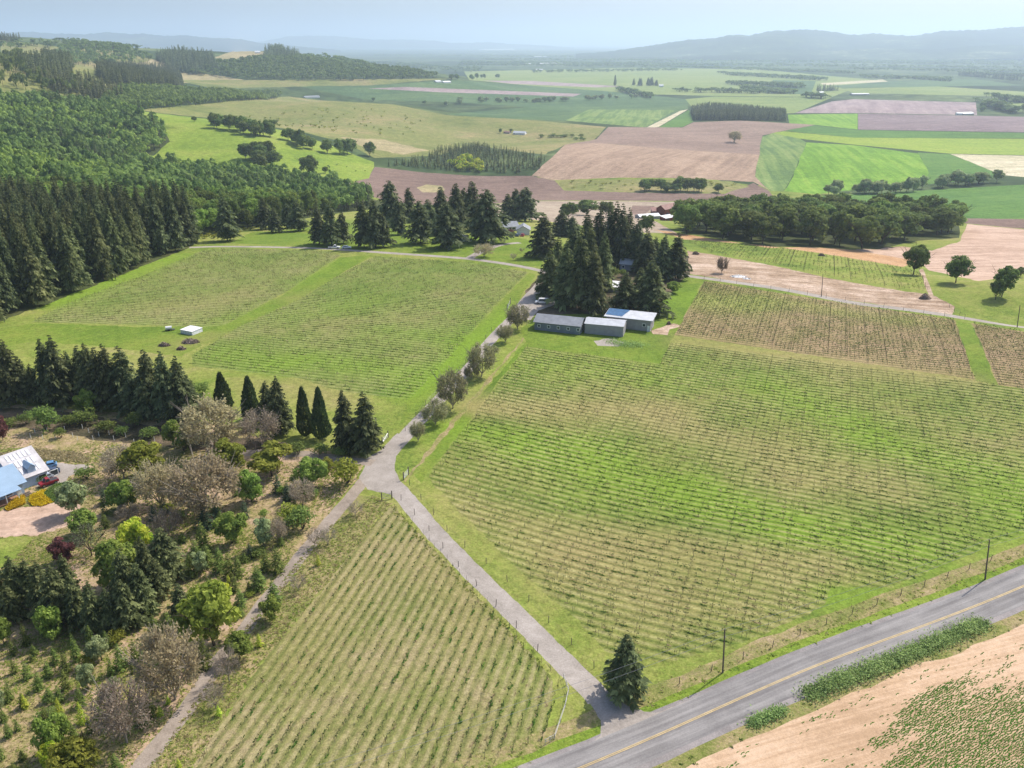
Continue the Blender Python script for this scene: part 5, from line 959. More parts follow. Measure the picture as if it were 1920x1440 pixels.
# bramble hedge on the field side of the road
def bramble(label, px, hh, ww, n):
    G = smooth_line(px, 60); s = rng.random(n); k = (s * 59).astype(int); P = G[k] + rng.normal(0, 1, (n, 2)) * ww * 0.42; z = hz(P[:, 0], P[:, 1]); g = Geo()
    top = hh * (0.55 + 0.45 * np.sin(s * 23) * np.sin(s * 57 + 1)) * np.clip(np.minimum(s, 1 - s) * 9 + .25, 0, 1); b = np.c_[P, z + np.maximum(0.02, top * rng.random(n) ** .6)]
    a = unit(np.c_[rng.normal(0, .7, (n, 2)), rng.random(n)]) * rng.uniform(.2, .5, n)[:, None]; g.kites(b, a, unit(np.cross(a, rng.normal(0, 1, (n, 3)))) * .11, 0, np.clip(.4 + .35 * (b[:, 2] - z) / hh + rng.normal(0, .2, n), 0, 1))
    o = empty('bramble_hedge', (G[0][0], G[0][1], z[0])); tag(o, label, 'hedge'); c = link('foliage', g.mesh('foliage', ['bramble']), o); c.location = -Vector(o.location)
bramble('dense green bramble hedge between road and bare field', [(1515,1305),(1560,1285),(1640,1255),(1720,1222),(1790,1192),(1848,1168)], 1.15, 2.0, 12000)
bramble('short grey-green weed clump beside the road', [(1408,1358),(1440,1345),(1470,1332)], .7, 1.3, 1500)
bramble('overgrown weeds behind the right shed', [(1146,640),(1170,648),(1190,646),(1206,650)], 1.0, 3.5, 1500)
# ---------------------------------------------------------------- buildings
mat('wall_grey', (0.20, 0.22, 0.25), 0.8, scale=0.8); mat('wall_tan', (0.33, 0.315, 0.315), 0.8, scale=0.8); mat('wall_white', (0.72, 0.71, 0.69), 0.8, scale=0.8); mat('wall_red', (0.20, 0.045, 0.035), 0.85, scale=0.8)
mat('wall_blue', (0.38, 0.47, 0.58), 0.8, scale=0.8); mat('roof_grey', (0.26, 0.27, 0.29), 0.75, scale=0.5, vary=0.18); mat('roof_metal', (0.50, 0.51, 0.53), 0.55, 0.1, scale=0.5, vary=0.14); mat('roof_white', (0.70, 0.69, 0.68), 0.6, scale=0.6, vary=0.1)
mat('roof_blue', (0.27, 0.37, 0.48), 0.5, scale=0.4, vary=0.1); mat('roof_pale', (0.50, 0.47, 0.47), 0.6, scale=0.6, vary=0.2); mat('roof_red', (0.28, 0.15, 0.125), 0.7, scale=0.5, vary=0.25); mat('roof_tan', (0.42, 0.36, 0.31), 0.8, scale=0.6); mat('tarp_blue', (0.055, 0.13, 0.25), 0.45, scale=1.2, vary=0.35)
mat('trim_white', (0.78, 0.78, 0.76), 0.6); mat('glass', (0.03, 0.04, 0.05), 0.12, spec=0.6); mat('door_dark', (0.06, 0.06, 0.065), 0.6); mat('deck_wood', (0.36, 0.20, 0.13), 0.8, scale=3); mat('panel_white', (0.70, 0.70, 0.72), 0.4, scale=1.2, vary=0.2); mat('concrete', (0.45, 0.44, 0.42), 0.9)
def part(name, g, mats, parent): return link(name, g.mesh(name, mats), parent)
def slab(P, th):                                        # thick plate from 4 corners
    g = Geo(); P = [np.array(p, float) for p in P]; n = np.cross(P[1] - P[0], P[3] - P[0]); n = n / np.linalg.norm(n); n = n if n[2] > 0 else -n
    V = P + [p - n * th for p in P]; Q = [(0, 1, 2, 3), (7, 6, 5, 4)] + [(i, 4 + i, 4 + (i + 1) % 4, (i + 1) % 4) for i in range(4)]; g.add(V, [t for q in Q for t in ((q[0], q[1], q[2]), (q[0], q[2], q[3]))]); return g
def building(name, label, a, b, depth, wh, rh, wall, roof, kind='gable', over=0.4, windows=(), doors=(), group=None, z=None, side_windows=(), cat='building', axis='x'):
    """a, b: world points of the front wall's foot (left, right); x along the front, y away, gable ridge along x (or y)"""
    a = Vector(a); b = Vector(b); d = b - a; L = math.hypot(d.x, d.y); rz = math.atan2(d.y, d.x); base = min(a.z, b.z) if z is None else z
    o = empty(name, (a.x, a.y, base), rz); tag(o, label, cat, group); g = Geo(); g.box((0, 0, -0.6), (L, depth, wh))
    if kind == 'gable' and axis == 'x':
        for x in (0, L): g.poly([(x, 0, wh), (x, depth, wh), (x, depth / 2, rh)])
    if kind == 'gable' and axis == 'y':
        for y in (0, depth): g.poly([(0, y, wh), (L, y, wh), (L / 2, y, rh)])
    if kind == 'mono':
        g.poly([(0, depth, wh), (L, depth, wh), (L, depth, rh), (0, depth, rh)])
        for x in (0, L): g.poly([(x, 0, wh), (x, depth, wh), (x, depth, rh)])
    part('wall', g, [wall], o); e = over; th = 0.14
    def up(s): return th + 0.01
    if kind == 'gable':
        if axis == 'x':
            k = (rh - wh) / (depth / 2); slopes = [[(-e, -e, wh - k * e), (L + e, -e, wh - k * e), (L + e, depth / 2, rh), (-e, depth / 2, rh)], [(-e, depth / 2, rh), (L + e, depth / 2, rh), (L + e, depth + e, wh - k * e), (-e, depth + e, wh - k * e)]]
        else:
            k = (rh - wh) / (L / 2); slopes = [[(-e, -e, wh - k * e), (L / 2, -e, rh), (L / 2, depth + e, rh), (-e, depth + e, wh - k * e)], [(L / 2, -e, rh), (L + e, -e, wh - k * e), (L + e, depth + e, wh - k * e), (L / 2, depth + e, rh)]]
    else:
        k = (rh - wh) / depth; slopes = [[(-e, -e, wh - k * e), (L + e, -e, wh - k * e), (L + e, depth + e, rh + k * e), (-e, depth + e, rh + k * e)]]
    rf = None
    for s in slopes:
        q = slab([(x, y, z_ + 0.16) for x, y, z_ in s], 0.14); rp = part('roof', q, [roof], o); rf = rf or rp
    for (x, z_, w, h) in windows:
        g = Geo(); t = 0.14
        for lo, hi in (((x - t, -0.06, z_ - t), (x + w + t, 0.02, z_)), ((x - t, -0.06, z_ + h), (x + w + t, 0.02, z_ + h + t)), ((x - t, -0.06, z_), (x, 0.02, z_ + h)), ((x + w, -0.06, z_), (x + w + t, 0.02, z_ + h))): g.box(lo, hi)
        f = part('window', g, ['trim_white'], o); g = Geo(); g.box((x, -0.03, z_), (x + w, 0.01, z_ + h)); part('pane', g, ['glass'], f)
    for (x, w, h, m) in doors:
        g = Geo(); g.box((x, -0.05, 0.02), (x + w, 0.02, h)); dd = part('door', g, [m], o); g = Geo(); g.box((x + w * .85, -0.11, h * .45), (x + w * .85 + .06, -0.05, h * .5)); part('handle', g, ['door_dark'], dd)
    for (y, z_, w, h) in side_windows:
        g = Geo(); g.box((L - 0.02, y - .08, z_ - .08), (L + 0.05, y + w + .08, z_ + h + .08)); f = part('window', g, ['trim_white'], o); g = Geo(); g.box((L, y, z_), (L + 0.07, y + w, z_ + h)); part('pane', g, ['glass'], f)
    o['L'] = L; return o, L, rf
# the three sheds
s1, L1, _ = building('long_shed', 'long grey shed with five small square windows', g1(1002, 618), g1(1087, 628), 8.0, 3.0, 4.6, 'wall_grey', 'roof_grey', windows=[(1.2 + i * 3.35, 1.35, 0.75, 0.75) for i in range(5)], side_windows=[(3.2, 1.3, 1.2, 1.2)])
s2, L2, _ = building('storage_shed', 'plain tan shed with pale metal roof between the others', g1(1096, 625), g1(1168, 632), 7.0, 3.5, 4.5, 'wall_tan', 'roof_metal', over=0.2)
a, b = g1(1136, 612), g1(1219, 622); s3, L3, r3 = building('workshop_shed', 'light shed with blue tarp over part of its metal roof', a, b, 6.5, 3.9, 4.3, 'wall_tan', 'roof_metal', kind='mono', over=0.7, windows=[(12.5, 1.6, 0.9, 0.9)], doors=[(14.1, 0.9, 2.0, 'trim_white')])
k = (4.3 - 3.9) / 6.5
tp = slab([(-0.5, 1.0, 3.9 + k * 1.0 + .24), (5.2, .5, 3.9 + k * .5 + .24), (6.6, 7.1, 3.9 + k * 7.1 + .24), (-0.6, 7.1, 3.9 + k * 7.1 + .24)], .03); part('tarp', tp, ['tarp_blue'], s3)
g = Geo(); g.tube((L3 + 0.55, -0.5, -0.3), (L3 + 0.55, -0.5, 3.6), .07, .07, 6, 0); part('post', g, ['post_wood'], s3)
# ranch house
building('ranch_house', 'ranch house wing with long grey roof and red bush', g1(943, 433), g1(972, 433), 8.5, 2.8, 4.8, 'wall_tan', 'roof_grey', over=0.6, windows=[(1.5, 1.0, 1.8, 1.2), (5.5, 1.0, 1.8, 1.2)], doors=[(4.0, 1.0, 2.1, 'door_dark')], cat='house')
building('garage', 'white gabled garage of the ranch house', g1(969, 440), g1(993, 441), 8.0, 2.9, 4.9, 'wall_white', 'roof_grey', axis='y', over=0.5, doors=[(1.0, 4.6, 2.3, 'trim_white')], side_windows=[(3, 1.1, 1.2, 1.1)], cat='garage')
building('garden_hut', 'small white hut under the firs by the ranch drive', g1(862, 452), g1(874, 453), 3.0, 2.2, 3.2, 'wall_white', 'roof_tan', over=0.2, cat='hut')
# red barn group
building('red_barn', 'tall dark red barn with rusty roof below the hill', g1(1246, 404), g1(1268, 403), 9.0, 6.5, 9.5, 'wall_red', 'roof_red', axis='x', over=0.4, doors=[(2.0, 3.0, 3.4, 'door_dark')], cat='barn')
building('barn_lean_to', 'low red roofed lean-to left of the red barn', g1(1222, 401), g1(1244, 402), 8.0, 2.6, 4.4, 'wall_red', 'roof_red', kind='mono', over=0.3, cat='barn')
building('white_shed', 'long white roofed shed below the red barn', g1(1200, 410), g1(1238, 411), 9.0, 2.6, 4.0, 'wall_tan', 'roof_white', over=0.3, doors=[(3, 2.4, 2.2, 'door_dark')])
building('small_shed', 'small red shed with white roof beside the barn', g1(1248, 414), g1(1266, 414), 6.0, 3.0, 3.9, 'wall_red', 'roof_white', kind='mono', over=0.4, doors=[(2, 2.0, 2.2, 'door_dark')])
building('grey_cabin', 'grey roofed cabin half hidden inside the fir grove', g1(1162, 506), g1(1186, 508), 6.5, 2.7, 4.3, 'wall_grey', 'roof_metal', over=0.4, windows=[(1, 1, 1, 1)], cat='cabin')
building('low_shed', 'low white roofed shelter in the grove yard', g1(1136, 546), g1(1158, 548), 5.5, 1.9, 2.7, 'wall_tan', 'roof_white', kind='mono', over=0.3, cat='shelter')
# farther farms
far = [('farm_house','pale green roofed farm house on the olive hill',(962,252),(984,253),10,3,5.5,'wall_white','roof_metal'),('farm_shed','small pink roofed shed beside the hill farm house',(944,250),(955,251),6,2.5,4,'wall_tan','roof_red'),
       ('hilltop_house','white house on the crest of the olive hill',(572,184),(600,184),12,4,7,'wall_white','roof_grey'),('ridge_house','small white house on the wooded ridge',(478,100),(488,100),10,4,8,'wall_white','roof_white'),
       ('valley_barn','white barn at the foot of the wooded ridge',(818,155),(828,155),14,4,7,'wall_white','roof_white'),('valley_barn','second white barn at the foot of the ridge',(832,156),(846,156),14,4,7,'wall_white','roof_white'),
       ('field_barn','long white roofed barn on the lilac field',(1806,216),(1826,216),14,4,7,'wall_tan','roof_white'),('field_barn','small white barn left of the lilac field barn',(1794,216),(1804,216),10,4,6,'wall_white','roof_white'),
       ('round_barn','white farm building beside dark trees in the valley',(1538,178),(1546,178),14,6,10,'wall_white','roof_white'),('poultry_barn','long pinkish roofed barn in the valley',(1598,179),(1630,178),16,4,6,'wall_tan','roof_white'),
       ('clump_house','white house right of the dark valley clump',(1236,163),(1244,163),12,5,9,'wall_white','roof_white'),('glass_house','long white glasshouse roof far in the valley',(1002,107),(1026,107),60,6,9,'wall_white','roof_white'),
       ('glass_house','far white barn left of the right hills',(1413,109),(1436,109),60,9,16,'wall_white','roof_white'),('glass_house','far white barn second in the row below the hills',(1455,110),(1466,110),60,9,16,'wall_white','roof_white'),('glass_house','far white barn third in the row below the hills',(1476,111),(1498,111),60,9,16,'wall_white','roof_white'),
       ('glass_house','far white building below the right hills by trees',(1552,108),(1562,108),60,9,16,'wall_white','roof_white'),('glass_house','far white building right of that by the trees',(1590,109),(1602,109),60,9,16,'wall_white','roof_white'),('glass_house','wide pale roof at the valley edge',(905,94),(965,93),120,10,18,'wall_white','roof_white'),
       ('glass_house','pale sheds on the middle valley floor',(985,121),(1045,120),70,5,8,'wall_tan','roof_white'),('valley_barn','white barn near the middle valley woods',(1002,132),(1018,132),20,5,8,'wall_white','roof_white'),('glass_house','bright white roof at the far right of the valley',(1870,86),(1890,86),90,12,20,'wall_white','roof_white')]
for nm, lb, pa, pb, dp, wh, rh, wm, rm in far: building(nm, lb, g1(*pa), g1(*pb), dp, wh, rh, wm, rm, over=0.4, windows=[(1.2, 1.2, 1.6, 1.4)], group=None)
# blue roofed house at the left edge
def roofpt(px, py, z): return Vector(at_z(px, py, z))
zg = float(hz(-110, 135)); A_ = roofpt(87, 880, zg + 3.0); B_ = roofpt(30, 901, zg + 3.0); A_.z = B_.z = zg
hm, LM, rm_ = building('panel_roof_house', 'white roofed house with rows of pale roof panels', B_, A_, 13.0, 3.0, 6.6, 'wall_blue', 'roof_pale', over=0.5, windows=[(LM_, 1.0, 1.6, 1.2) for LM_ in (4.5, 7.0)], side_windows=[(2, 1.0, 1.6, 1.2)], cat='house')
k = 3.6 / 6.5; n = 0
for i in range(6):
    for j in range(3):
        if j == 0 and i in (2, 3): continue
        x0, y0 = 0.8 + i * (LM - 1.2) / 6, 0.5 + j * 1.95; w, h = (LM - 2.6) / 6 - .12, 1.5
        part('roof_panel', slab([(x0, y0, 3.0 + k * y0 + .26), (x0 + w, y0, 3.0 + k * y0 + .26), (x0 + w, y0 + h, 3.0 + k * (y0 + h) + .26), (x0, y0 + h, 3.0 + k * (y0 + h) + .26)], .06), ['panel_white'], hm)
g = Geo(); xm = LM * 0.45; g.box((xm, 0.4, 3.1), (xm + 1.6, 2.6, 4.5)); g.poly([(xm, .4, 4.5), (xm + 1.6, .4, 4.5), (xm + .8, .4, 5.3)]); dm = part('dormer', g, ['wall_blue'], hm)
for q in ([(xm - .2, .2, 4.5), (xm + .8, .2, 5.45), (xm + .8, 3.6, 5.45), (xm - .2, 3.2, 4.5)], [(xm + .8, .2, 5.45), (xm + 1.8, .2, 4.5), (xm + 1.8, 3.2, 4.5), (xm + .8, 3.6, 5.45)]): part('dormer_roof', slab(q, .1), ['roof_blue'], dm)
u_ = (A_ - B_).normalized(); v_ = Vector((-u_.y, u_.x, 0)); fr = B_ - v_ * 1.6 + u_ * 0.6
hb, LB, rb_ = building('blue_roof_house', 'house with light blue metal roof and raised porch', fr - u_ * 20, fr, 10.0, 3.1, 5.4, 'wall_blue', 'roof_blue', over=0.7, windows=[(11.0 + 2.6 * i, 1.0, 1.4, 1.3) for i in range(3)], doors=[(18.4, .95, 2.1, 'trim_white')], cat='house')
g = Geo(); [g.box((8 + i * .3, -2.6, .55), (8.27 + i * .3, -.05, .68)) for i in range(34)]; part('deck', g, ['deck_wood'], hb)
for i in range(5): g = Geo(); g.box((8.2 + 2.4 * i, -2.5, -.9), (8.35 + 2.4 * i, -2.35, 2.9)); part('porch_post', g, ['trim_white'], hb)
part('porch_roof', slab([(7.6, -2.9, 2.85), (18.6, -2.9, 2.85), (18.6, -.72, 3.0), (7.6, -.72, 3.0)], .1), ['roof_blue'], hb)
for i in range(6): g = Geo(); g.box((19.2, -1.2 - i * .45, .6 - i * .16), (20.6, -.76 - i * .45, .72 - i * .16)); part('step', g, ['post_wood'], hb)
# ---------------------------------------------------------------- vehicles
def paint(name, c): return mat(name, c, 0.3, 0.1, vary=0.04, spec=0.5)
paint('paint_white', (0.75, 0.75, 0.75)); paint('paint_red', (0.32, 0.03, 0.045)); paint('paint_blue', (0.13, 0.27, 0.46)); paint('paint_dark', (0.06, 0.08, 0.13)); paint('paint_silver', (0.50, 0.53, 0.57)); mat('tyre', (0.02, 0.02, 0.02), 0.9); mat('rim', (0.4, 0.4, 0.42), 0.35, 0.8); mat('lamp', (0.8, 0.78, 0.7), 0.2)
def vehicle(name, label, p, heading, color, kind='car', L=4.6, W=1.8, cat='car'):
    """x forward; pickup has an open bed, van a long cabin"""
    o = empty(name, p, heading); tag(o, label, cat); h = L / 2; w = W / 2; H = {'car': 1.45, 'pickup': 1.8, 'van': 2.0}[kind]
    prof = {'car': [(-h, .35), (-h, .82), (-h * .93, .95), (h * .42, .95), (h * .95, .78), (h, .62), (h, .35)], 'pickup': [(-h, .5), (-h, 1.05), (h * .4, 1.08), (h * .95, .98), (h, .8), (h, .5)], 'van': [(-h, .4), (-h, 1.05), (h * .6, 1.08), (h * .95, .9), (h, .7), (h, .4)]}[kind]
    cab = {'car': [(-h * .9, .95), (-h * .62, H), (h * .12, H), (h * .45, .95)], 'pickup': [(-h * .12, 1.07), (-h * .06, H), (h * .28, H), (h * .48, 1.07)], 'van': [(-h * .98, 1.05), (-h * .95, H), (h * .42, H), (h * .68, 1.07)]}[kind]
    def ext(P, w0, w1):
        g = Geo(); n = len(P); V = [(x, -(w0 if i in (0, n - 1) else w1), z) for i, (x, z) in enumerate(P)] + [(x, (w0 if i in (0, n - 1) else w1), z) for i, (x, z) in enumerate(P)]
        T = [(0, i, i + 1) for i in range(1, n - 1)] + [(n, n + i + 1, n + i) for i in range(1, n - 1)]
        for i in range(n): j = (i + 1) % n; T += [(i, n + i, n + j), (i, n + j, j)]
        g.add(V, T); return g
    part('body', ext(prof, w, w), [color], o); part('cabin', ext(cab, w * .94, w * .78), [color], o)
    c = np.array(cab); cx, cz_ = c[:, 0].mean(), c[:, 1].mean()
    for sy in (-1, 1):
        q = [(cx + (x - cx) * .82, z0) for x, z0 in [(c[0, 0], c[0, 1] + .06), (c[1, 0], H - .1), (c[2, 0], H - .1), (c[3, 0], c[3, 1] + .06)]]; g = Geo(); yo = lambda z0: sy * ((w * .94 + (w * .78 - w * .94) * (z0 - c[0, 1]) / (H - c[0, 1])) + .012); g.poly([(x, yo(z0), z0) for x, z0 in q]); part('side_window', g, ['glass'], o)
    def screen(nm, a, b):
        n = np.array([b[1] - a[1], 0, -(b[0] - a[0])]); n = n / np.linalg.norm(n); n = n if n[0] * (a[0] - cx) > 0 else -n; a2 = np.array([a[0], 0, a[1]]); b2 = np.array([b[0], 0, b[1]]); lo, hi = a2 + (b2 - a2) * .12 + n * .012, a2 + (b2 - a2) * .9 + n * .012
        g = Geo(); g.poly([lo + [0, -w * .82, 0], lo + [0, w * .82, 0], hi + [0, w * .7, 0], hi + [0, -w * .7, 0]]); part(nm, g, ['glass'], o)
    screen('windscreen', cab[3], cab[2]); screen('rear_window', cab[0], cab[1])
    if kind == 'pickup': g = Geo(); g.box((-h * .95, -w * .82, 1.0), (-h * .16, w * .82, 1.09)); part('bed', g, ['door_dark'], o)
    R_ = .33 if kind == 'car' else .38
    for sx in (-.62, .62):
        for sy in (-1, 1):
            g = Geo(); t = np.arange(12) * math.pi / 6; ring = np.c_[np.cos(t) * R_ + sx * h, np.zeros(12), np.sin(t) * R_ + R_]; y0, y1 = sy * (w - .2), sy * (w + .02); i = np.arange(12); j = (i + 1) % 12
            g.add(np.concatenate([ring + [0, y0, 0], ring + [0, y1, 0], [[sx * h, y1, R_]]]), np.concatenate([np.stack([i, j, j + 12], -1), np.stack([i, j + 12, i + 12], -1), np.stack([i + 12, j + 12, np.full(12, 24)], -1)])); wl = part('wheel', g, ['tyre'], o)
            g = Geo(); g.add(np.concatenate([(ring - [sx * h, 0, R_]) * .6 + [sx * h, y1 + sy * .015, R_], [[sx * h, y1 + sy * .03, R_]]]), np.stack([i, j, np.full(12, 12)], -1)); part('rim', g, ['rim'], wl)
    for sy in (-1, 1): g = Geo(); g.box((h - .02, sy * w * .72 - .16, .62), (h + .02, sy * w * .72 + .16, .76)); part('headlight', g, ['lamp'], o)
    return o
def hd(a, b): p, q = g1(*a), g1(*b); return math.atan2(q.y - p.y, q.x - p.x)
vehicle('pickup_truck', 'white pickup parked in fir shade on the upper lane', g1(627, 466), 0.05, 'paint_white', 'pickup', 5.6, 1.95, 'pickup')
vehicle('parked_car', 'white car parked right of the white pickup', g1(650, 466), 0.1, 'paint_white', 'car', 4.5, 1.8)
vehicle('parked_van', 'white van in the shaded gravel yard by the sheds', g1(1016, 569), 3.1, 'paint_white', 'van', 5.0, 1.9, 'van')
vehicle('parked_car', 'dark car in front of the white garage', g1(970, 443), 1.4, 'paint_dark', 'car', 4.5, 1.8)
vehicle('parked_car', 'red car beside the white garage door', g1(980, 443), 1.4, 'paint_red', 'car', 4.3, 1.8)
hh = hd((80, 908), (104, 900))
vehicle('pickup_truck', 'red pickup parked nearest the yellow flowers', g1(92, 909), hh + math.pi, 'paint_red', 'pickup', 3.9, 1.55, 'pickup')
vehicle('parked_car', 'silver car parked behind the red pickup', g1(84, 900), hh + math.pi, 'paint_silver', 'car', 3.7, 1.5)
vehicle('parked_car', 'dark blue car beside the white roofed house', g1(97, 889), hh + 2.8, 'paint_dark', 'car', 3.6, 1.5)
vehicle('parked_car', 'bright blue car at the corner of the white roofed house', g1(92, 877), hh + 2.8, 'paint_blue', 'car', 3.5, 1.5)
# ---------------------------------------------------------------- smaller things
p = g1(339, 625); q = g1(361, 629); d = q - p; ang = math.atan2(d.y, d.x); L_ = d.length; o = empty('covered_stack', p, ang); tag(o, 'white tarpaulin covered stack on the mown meadow', 'stack')
g = Geo(); g.box((0, 0, -.1), (L_, 4.6, 1.25)); part('cover', g, ['panel_white'], o); part('cover_top', slab([(-.12, -.12, 1.36), (L_ + .12, -.12, 1.36), (L_ + .12, 4.72, 1.42), (-.12, 4.72, 1.42)], .1), ['roof_white'], o)
for i in range(5): g = Geo(); g.tube((L_ * (.1 + .2 * i), -.15, .1), (L_ * (.1 + .2 * i), -.15, 1.3), .03, .03, 4, 0); part('strap', g, ['wall_grey'], o)
o = empty('tank_trailer', g1(317, 620), .4); tag(o, 'small white tank trailer left of the covered stack', 'trailer')
g = Geo(); g.tube((-1.0, 0, 1.0), (1.0, 0, 1.0), .6, .6, 12, 0); [g.poly([(sx, math.cos(t * .5236) * .6, 1.0 + math.sin(t * .5236) * .6) for t in range(12)]) for sx in (-1.0, 1.0)]; part('tank', g, ['roof_white'], o)
g = Geo(); g.box((-1.2, -.5, .32), (1.9, .5, .42)); part('chassis', g, ['door_dark'], o)
for sy in (-.6, .6): g = Geo(); g.tube((0, sy - .08, .3), (0, sy + .08, .3), .3, .3, 12, 0); [g.poly([(math.cos(t * .5236) * .3, sy + e, .3 + math.sin(t * .5236) * .3) for t in range(12)]) for e in (-.08, .08)]; part('wheel', g, ['tyre'], o)
def pile(label, px, py, wpx, h, leaf='brush', n=320, name='brush_pile', cat='brush pile'):
    p = g1(px, py); w = pxwidth(p, wpx) / 2; g = Geo(); r = np.random.default_rng(int(px)); a = r.random(n) * 6.28; k = np.sqrt(r.random(n))
    b = np.c_[np.cos(a) * k * w, np.sin(a) * k * w * .7, h * (1 - k ** 2) * r.random(n)]; d = unit(np.c_[r.normal(0, 1, (n, 2)), r.normal(0, .3, n)]) * r.uniform(.4, 1.1, n)[:, None]
    g.kites(b - d * .5, d, unit(np.cross(d, r.normal(0, 1, (n, 3)))) * .13, 0, r.random(n)); g.add([(math.cos(t * .628) * w * .8, math.sin(t * .628) * w * .55, 0) for t in range(10)] + [(0, 0, h * .75)], [(t, (t + 1) % 10, 10) for t in range(10)])
    o = link(name, g.mesh(name, [leaf]), None, p); tag(o, label, cat)
pile('small brown brush pile left of the weeds', 308, 648, 22, 1.2); pile('largest dark brush pile below the covered stack', 357, 642, 34, 1.6); pile('small dark brush pile nearest the fir row', 340, 655, 18, 1.2)
pile('brown brush heap at the end of the dirt strip', 1734, 560, 22, 2.2); pile('small brush heap on the narrow vineyard strip', 1540, 480, 14, 1.6); pile('dark brush heap at the head of the dirt strip', 1304, 477, 14, 1.8); pile('low brown heap on the grass by the right shed', 1254, 608, 7, 1.1)
pile('white pile of broken rubble on the dirt strip', 1385, 519, 34, .9, 'roof_white', 140, 'rubble_pile', 'rubble'); pile('small white rubble heap by the lane', 1400, 523, 16, .6, 'roof_white', 60, 'rubble_pile', 'rubble')
trees('dead_tree','bushbud','bud_pink','brown dead tree','standing on the dirt strip',None,[(1353,512,482,24)],0.7,bark='bark')
# utility poles and wires
mat('weathered_white', (0.48, 0.46, 0.43), 0.8)
mat('cable', (0.35, 0.35, 0.36), 0.6)
def pole(label, px, py, top, lean):
    p = g1(px, py); h = height_at(p, top); o = empty('utility_pole', p); o.rotation_euler = (Matrix.Rotation(-lean, 4, 'Y') @ Matrix.Rotation(math.radians(90 - ROAD_AZ), 4, 'Z')).to_euler(); tag(o, label, 'utility pole'); g = Geo(); g.tube((0, 0, -.6), (0, 0, h), .15, .10, 8, 0); g.poly([(math.cos(t * .785) * .1, math.sin(t * .785) * .1, h) for t in range(8)]); part('shaft', g, ['post_wood'], o)
    g = Geo(); g.tube((0, 0, h), (0, 0, h + .22), .05, .03, 6, 0); part('insulator', g, ['wall_grey'], o); g = Geo(); g.tube((0, -.12, h * .84), (0, -.3, h * .84), .05, .04, 6, 0); part('insulator', g, ['wall_grey'], o)
    return p, h
u1, h1 = pole('utility pole on the road bank right of the lone fir', 1355, 1261, 1180, .055); u2, h2 = pole('utility pole on the road bank near the right edge', 1847, 1086, 1012, .12)
pole('thin utility pole between dirt strip and far vineyard', 1540, 556, 514, .07); pole('thin utility pole beside the farm lane at the right edge', 1907, 614, 572, .1)
dv = Vector((u2.x - u1.x, u2.y - u1.y, 0)).normalized(); ends = [(u1 - dv * 62, h1), (u1, h1), (u2, h2), (u2 + dv * 62, h2)]
for kz, lb in ((1.02, 'upper'), (.84, 'lower')):
    for i, nm in enumerate(('past the lone fir', 'between the two road poles', 'leaving the right pole')):
        (a, ha), (b, hb) = ends[i], ends[i + 1]; a = a - Vector((ha * kz * (.12 if i == 2 else .055), 0, 0)); b = b - Vector((hb * kz * (.055 if i == 0 else .12), 0, 0)); za, zb = float(hz(a.x, a.y)) + ha * kz, float(hz(b.x, b.y)) + hb * kz; g = Geo(); P = [np.array([a.x + (b.x - a.x) * t, a.y + (b.y - a.y) * t, za + (zb - za) * t - 4 * .9 * t * (1 - t)]) for t in np.linspace(0, 1, 17)]
        for x, y in zip(P[:-1], P[1:]): g.tube(x, y, .022, .022, 3, 0)
        tag(link('power_line', g.mesh('power_line', ['cable'])), '%s sagging cable %s' % (lb, nm), 'cable')
# white rail by the lane mouth, gates, garden stakes
o = empty('rail_fence', g1(1057, 1263)); tag(o, 'low white rail fence at the corner of the low vineyard', 'fence'); base = Vector(o.location)
rp = [g1(*q) for q in ((1057, 1272), (1066, 1298), (1060, 1326), (1040, 1386), (1022, 1396))]
for a, b in zip(rp[:-1], rp[1:]):
    g = Geo(); d = b - a; n_ = Vector((-d.y, d.x, 0)).normalized() * .03
    for z_ in (.45, .9): g.tube(Vector(a - base) + Vector((0, 0, z_)), Vector(b - base) + Vector((0, 0, z_)), .035, .035, 4, 0)
    part('rail', g, ['weathered_white'], o)
for a in rp + [(rp[i] + rp[i + 1]) / 2 for i in range(4)]: g = Geo(); c = a - base; g.box((c.x - .045, c.y - .045, c.z - .2), (c.x + .045, c.y + .045, c.z + 1.0)); part('post', g, ['weathered_white'], o)
def gate(label, a, b, h=1.4):
    p, q = g1(*a), g1(*b); d = q - p; L = math.hypot(d.x, d.y); o = empty('farm_gate', p, math.atan2(d.y, d.x)); tag(o, label, 'gate')
    for x in (0, L): g = Geo(); g.box((x - .09, -.09, -.3), (x + .09, .09, h + .5)); part('post', g, ['post_wood'], o)
    for k in range(4): g = Geo(); g.tube((.1, 0, .3 + k * h / 4), (L - .1, 0, .3 + k * h / 4), .035, .035, 5, 0); part('bar', g, ['rim'], o)
    g = Geo(); g.tube((.1, 0, .3), (L - .1, 0, .3 + h * .75), .03, .03, 5, 0); part('brace', g, ['rim'], o)
gate('metal gate into the low vineyard at the gravel fork', (716, 938), (735, 935)); gate('metal gate on the right side of the gravel fork', (757, 900), (766, 890), 1.5); gate('tall gate at the head of the gravel lane', (951, 582), (957, 570), 1.8); gate('gate on the left verge of the climbing lane', (717, 832), (728, 820), 1.3)
for i, (x, y) in enumerate(sorted([(58,822),(66,812),(81,824),(88,808),(104,822),(112,814),(122,808),(137,820),(146,826),(155,804),(167,812),(175,826),(186,818),(195,806),(205,815),(214,826),(290,828),(252,832),(236,820)])): tag(link('garden_stake', post_geo(1.3, .05).mesh('garden_stake', ['trim_white']), None, g1(x, y)), nth(i, 19, 'pale garden stake', 'in the shaded vegetable beds'), 'stake', 'pale stakes in the vegetable beds')
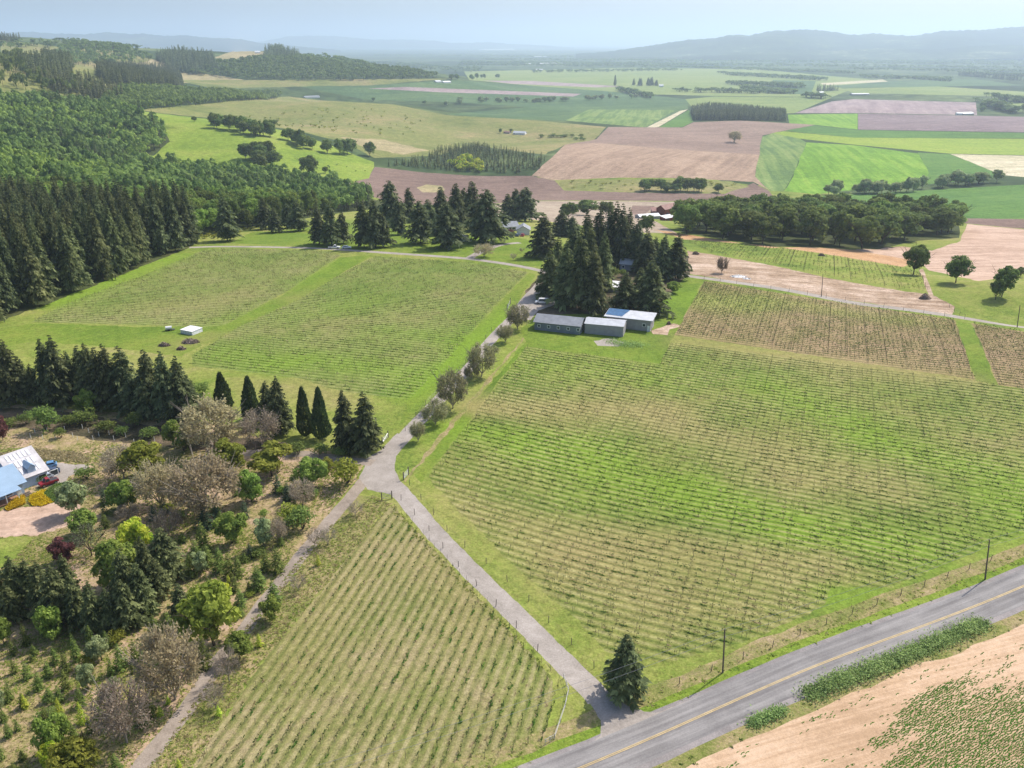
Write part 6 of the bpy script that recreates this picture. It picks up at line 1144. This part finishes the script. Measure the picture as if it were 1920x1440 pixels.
def bed(label, px, n, s, hh, leaf, name='flower_bed', cat='flower bed'):
    q = densify(np.array(px, float), 6); G = ground(q[:, 0], q[:, 1])[:, :2]; lo, hi = G.min(0), G.max(0); P = lo + rng.random((n * 3, 2)) * (hi - lo); P = P[inside(P, G)][:n]; n = len(P); z = hz(P[:, 0], P[:, 1]); g = Geo(); a = unit(np.c_[rng.normal(0, .8, (n, 2)), rng.random(n)]) * rng.uniform(.5, 1., n)[:, None] * s
    c = G.mean(0); e = np.clip(1.15 - np.linalg.norm(P - c, axis=1) / np.linalg.norm(G - c, axis=1).max(), .3, 1); g.kites(np.c_[P, z + hh * e * rng.random(n) ** .5], a, unit(np.cross(a, rng.normal(0, 1, (n, 3)))) * s * .35, 0, np.clip(rng.normal(.5, .25, n), 0, 1))
    o = empty(name, (c[0], c[1], float(hz(*c)))); tag(o, label, cat); ch = link('foliage', g.mesh('foliage', [leaf]), o); ch.location = -Vector(o.location)
bed('yellow flower bed left of the garden steps', [(10,955),(28,938),(46,928),(48,946),(30,953),(14,959)], 2600, .35, .7, 'flower_yellow'); bed('yellow flower bed right of the garden steps', [(55,944),(57,930),(80,920),(92,918),(82,930),(100,942),(78,950),(62,949)], 2600, .35, .7, 'flower_yellow')
bed('low green juniper bed beside the yellow flowers', [(80,930),(92,918),(108,908),(128,908),(124,928),(104,941),(92,938)], 2600, .4, .8, 'leaf_green', 'juniper_bed', 'shrub bed')
bed('orange-tan dry grass bank above the parking', [(0,850),(60,842),(150,850),(172,862),(160,868),(95,864),(0,860)], 2600, .5, .35, 'bud_tan', 'grass_bank', 'grass')
# painted centre line of the road
P_, T_, N_, _h = strip_poly(ROAD, 1.0); road_obj = [o for o in COL.objects if o.name.split('.')[0] == 'road'][0]
mat('line_yellow', (0.50, 0.37, 0.18), 0.7, vary=0.2, scale=0.8)
for off in (-.12, .12):
    a = P_ + N_ * (off - .07); b = P_ + N_ * (off + .07); V = np.concatenate([np.c_[a, hz(a[:, 0], a[:, 1]) + .03], np.c_[b, hz(b[:, 0], b[:, 1]) + .03]]); n = len(a); i = np.arange(n - 1); link('centre_line', new_mesh('centre_line', V, np.concatenate([np.stack([i, i + 1, i + n + 1], -1), np.stack([i, i + n + 1, i + n], -1)]), ['line_yellow']), road_obj)
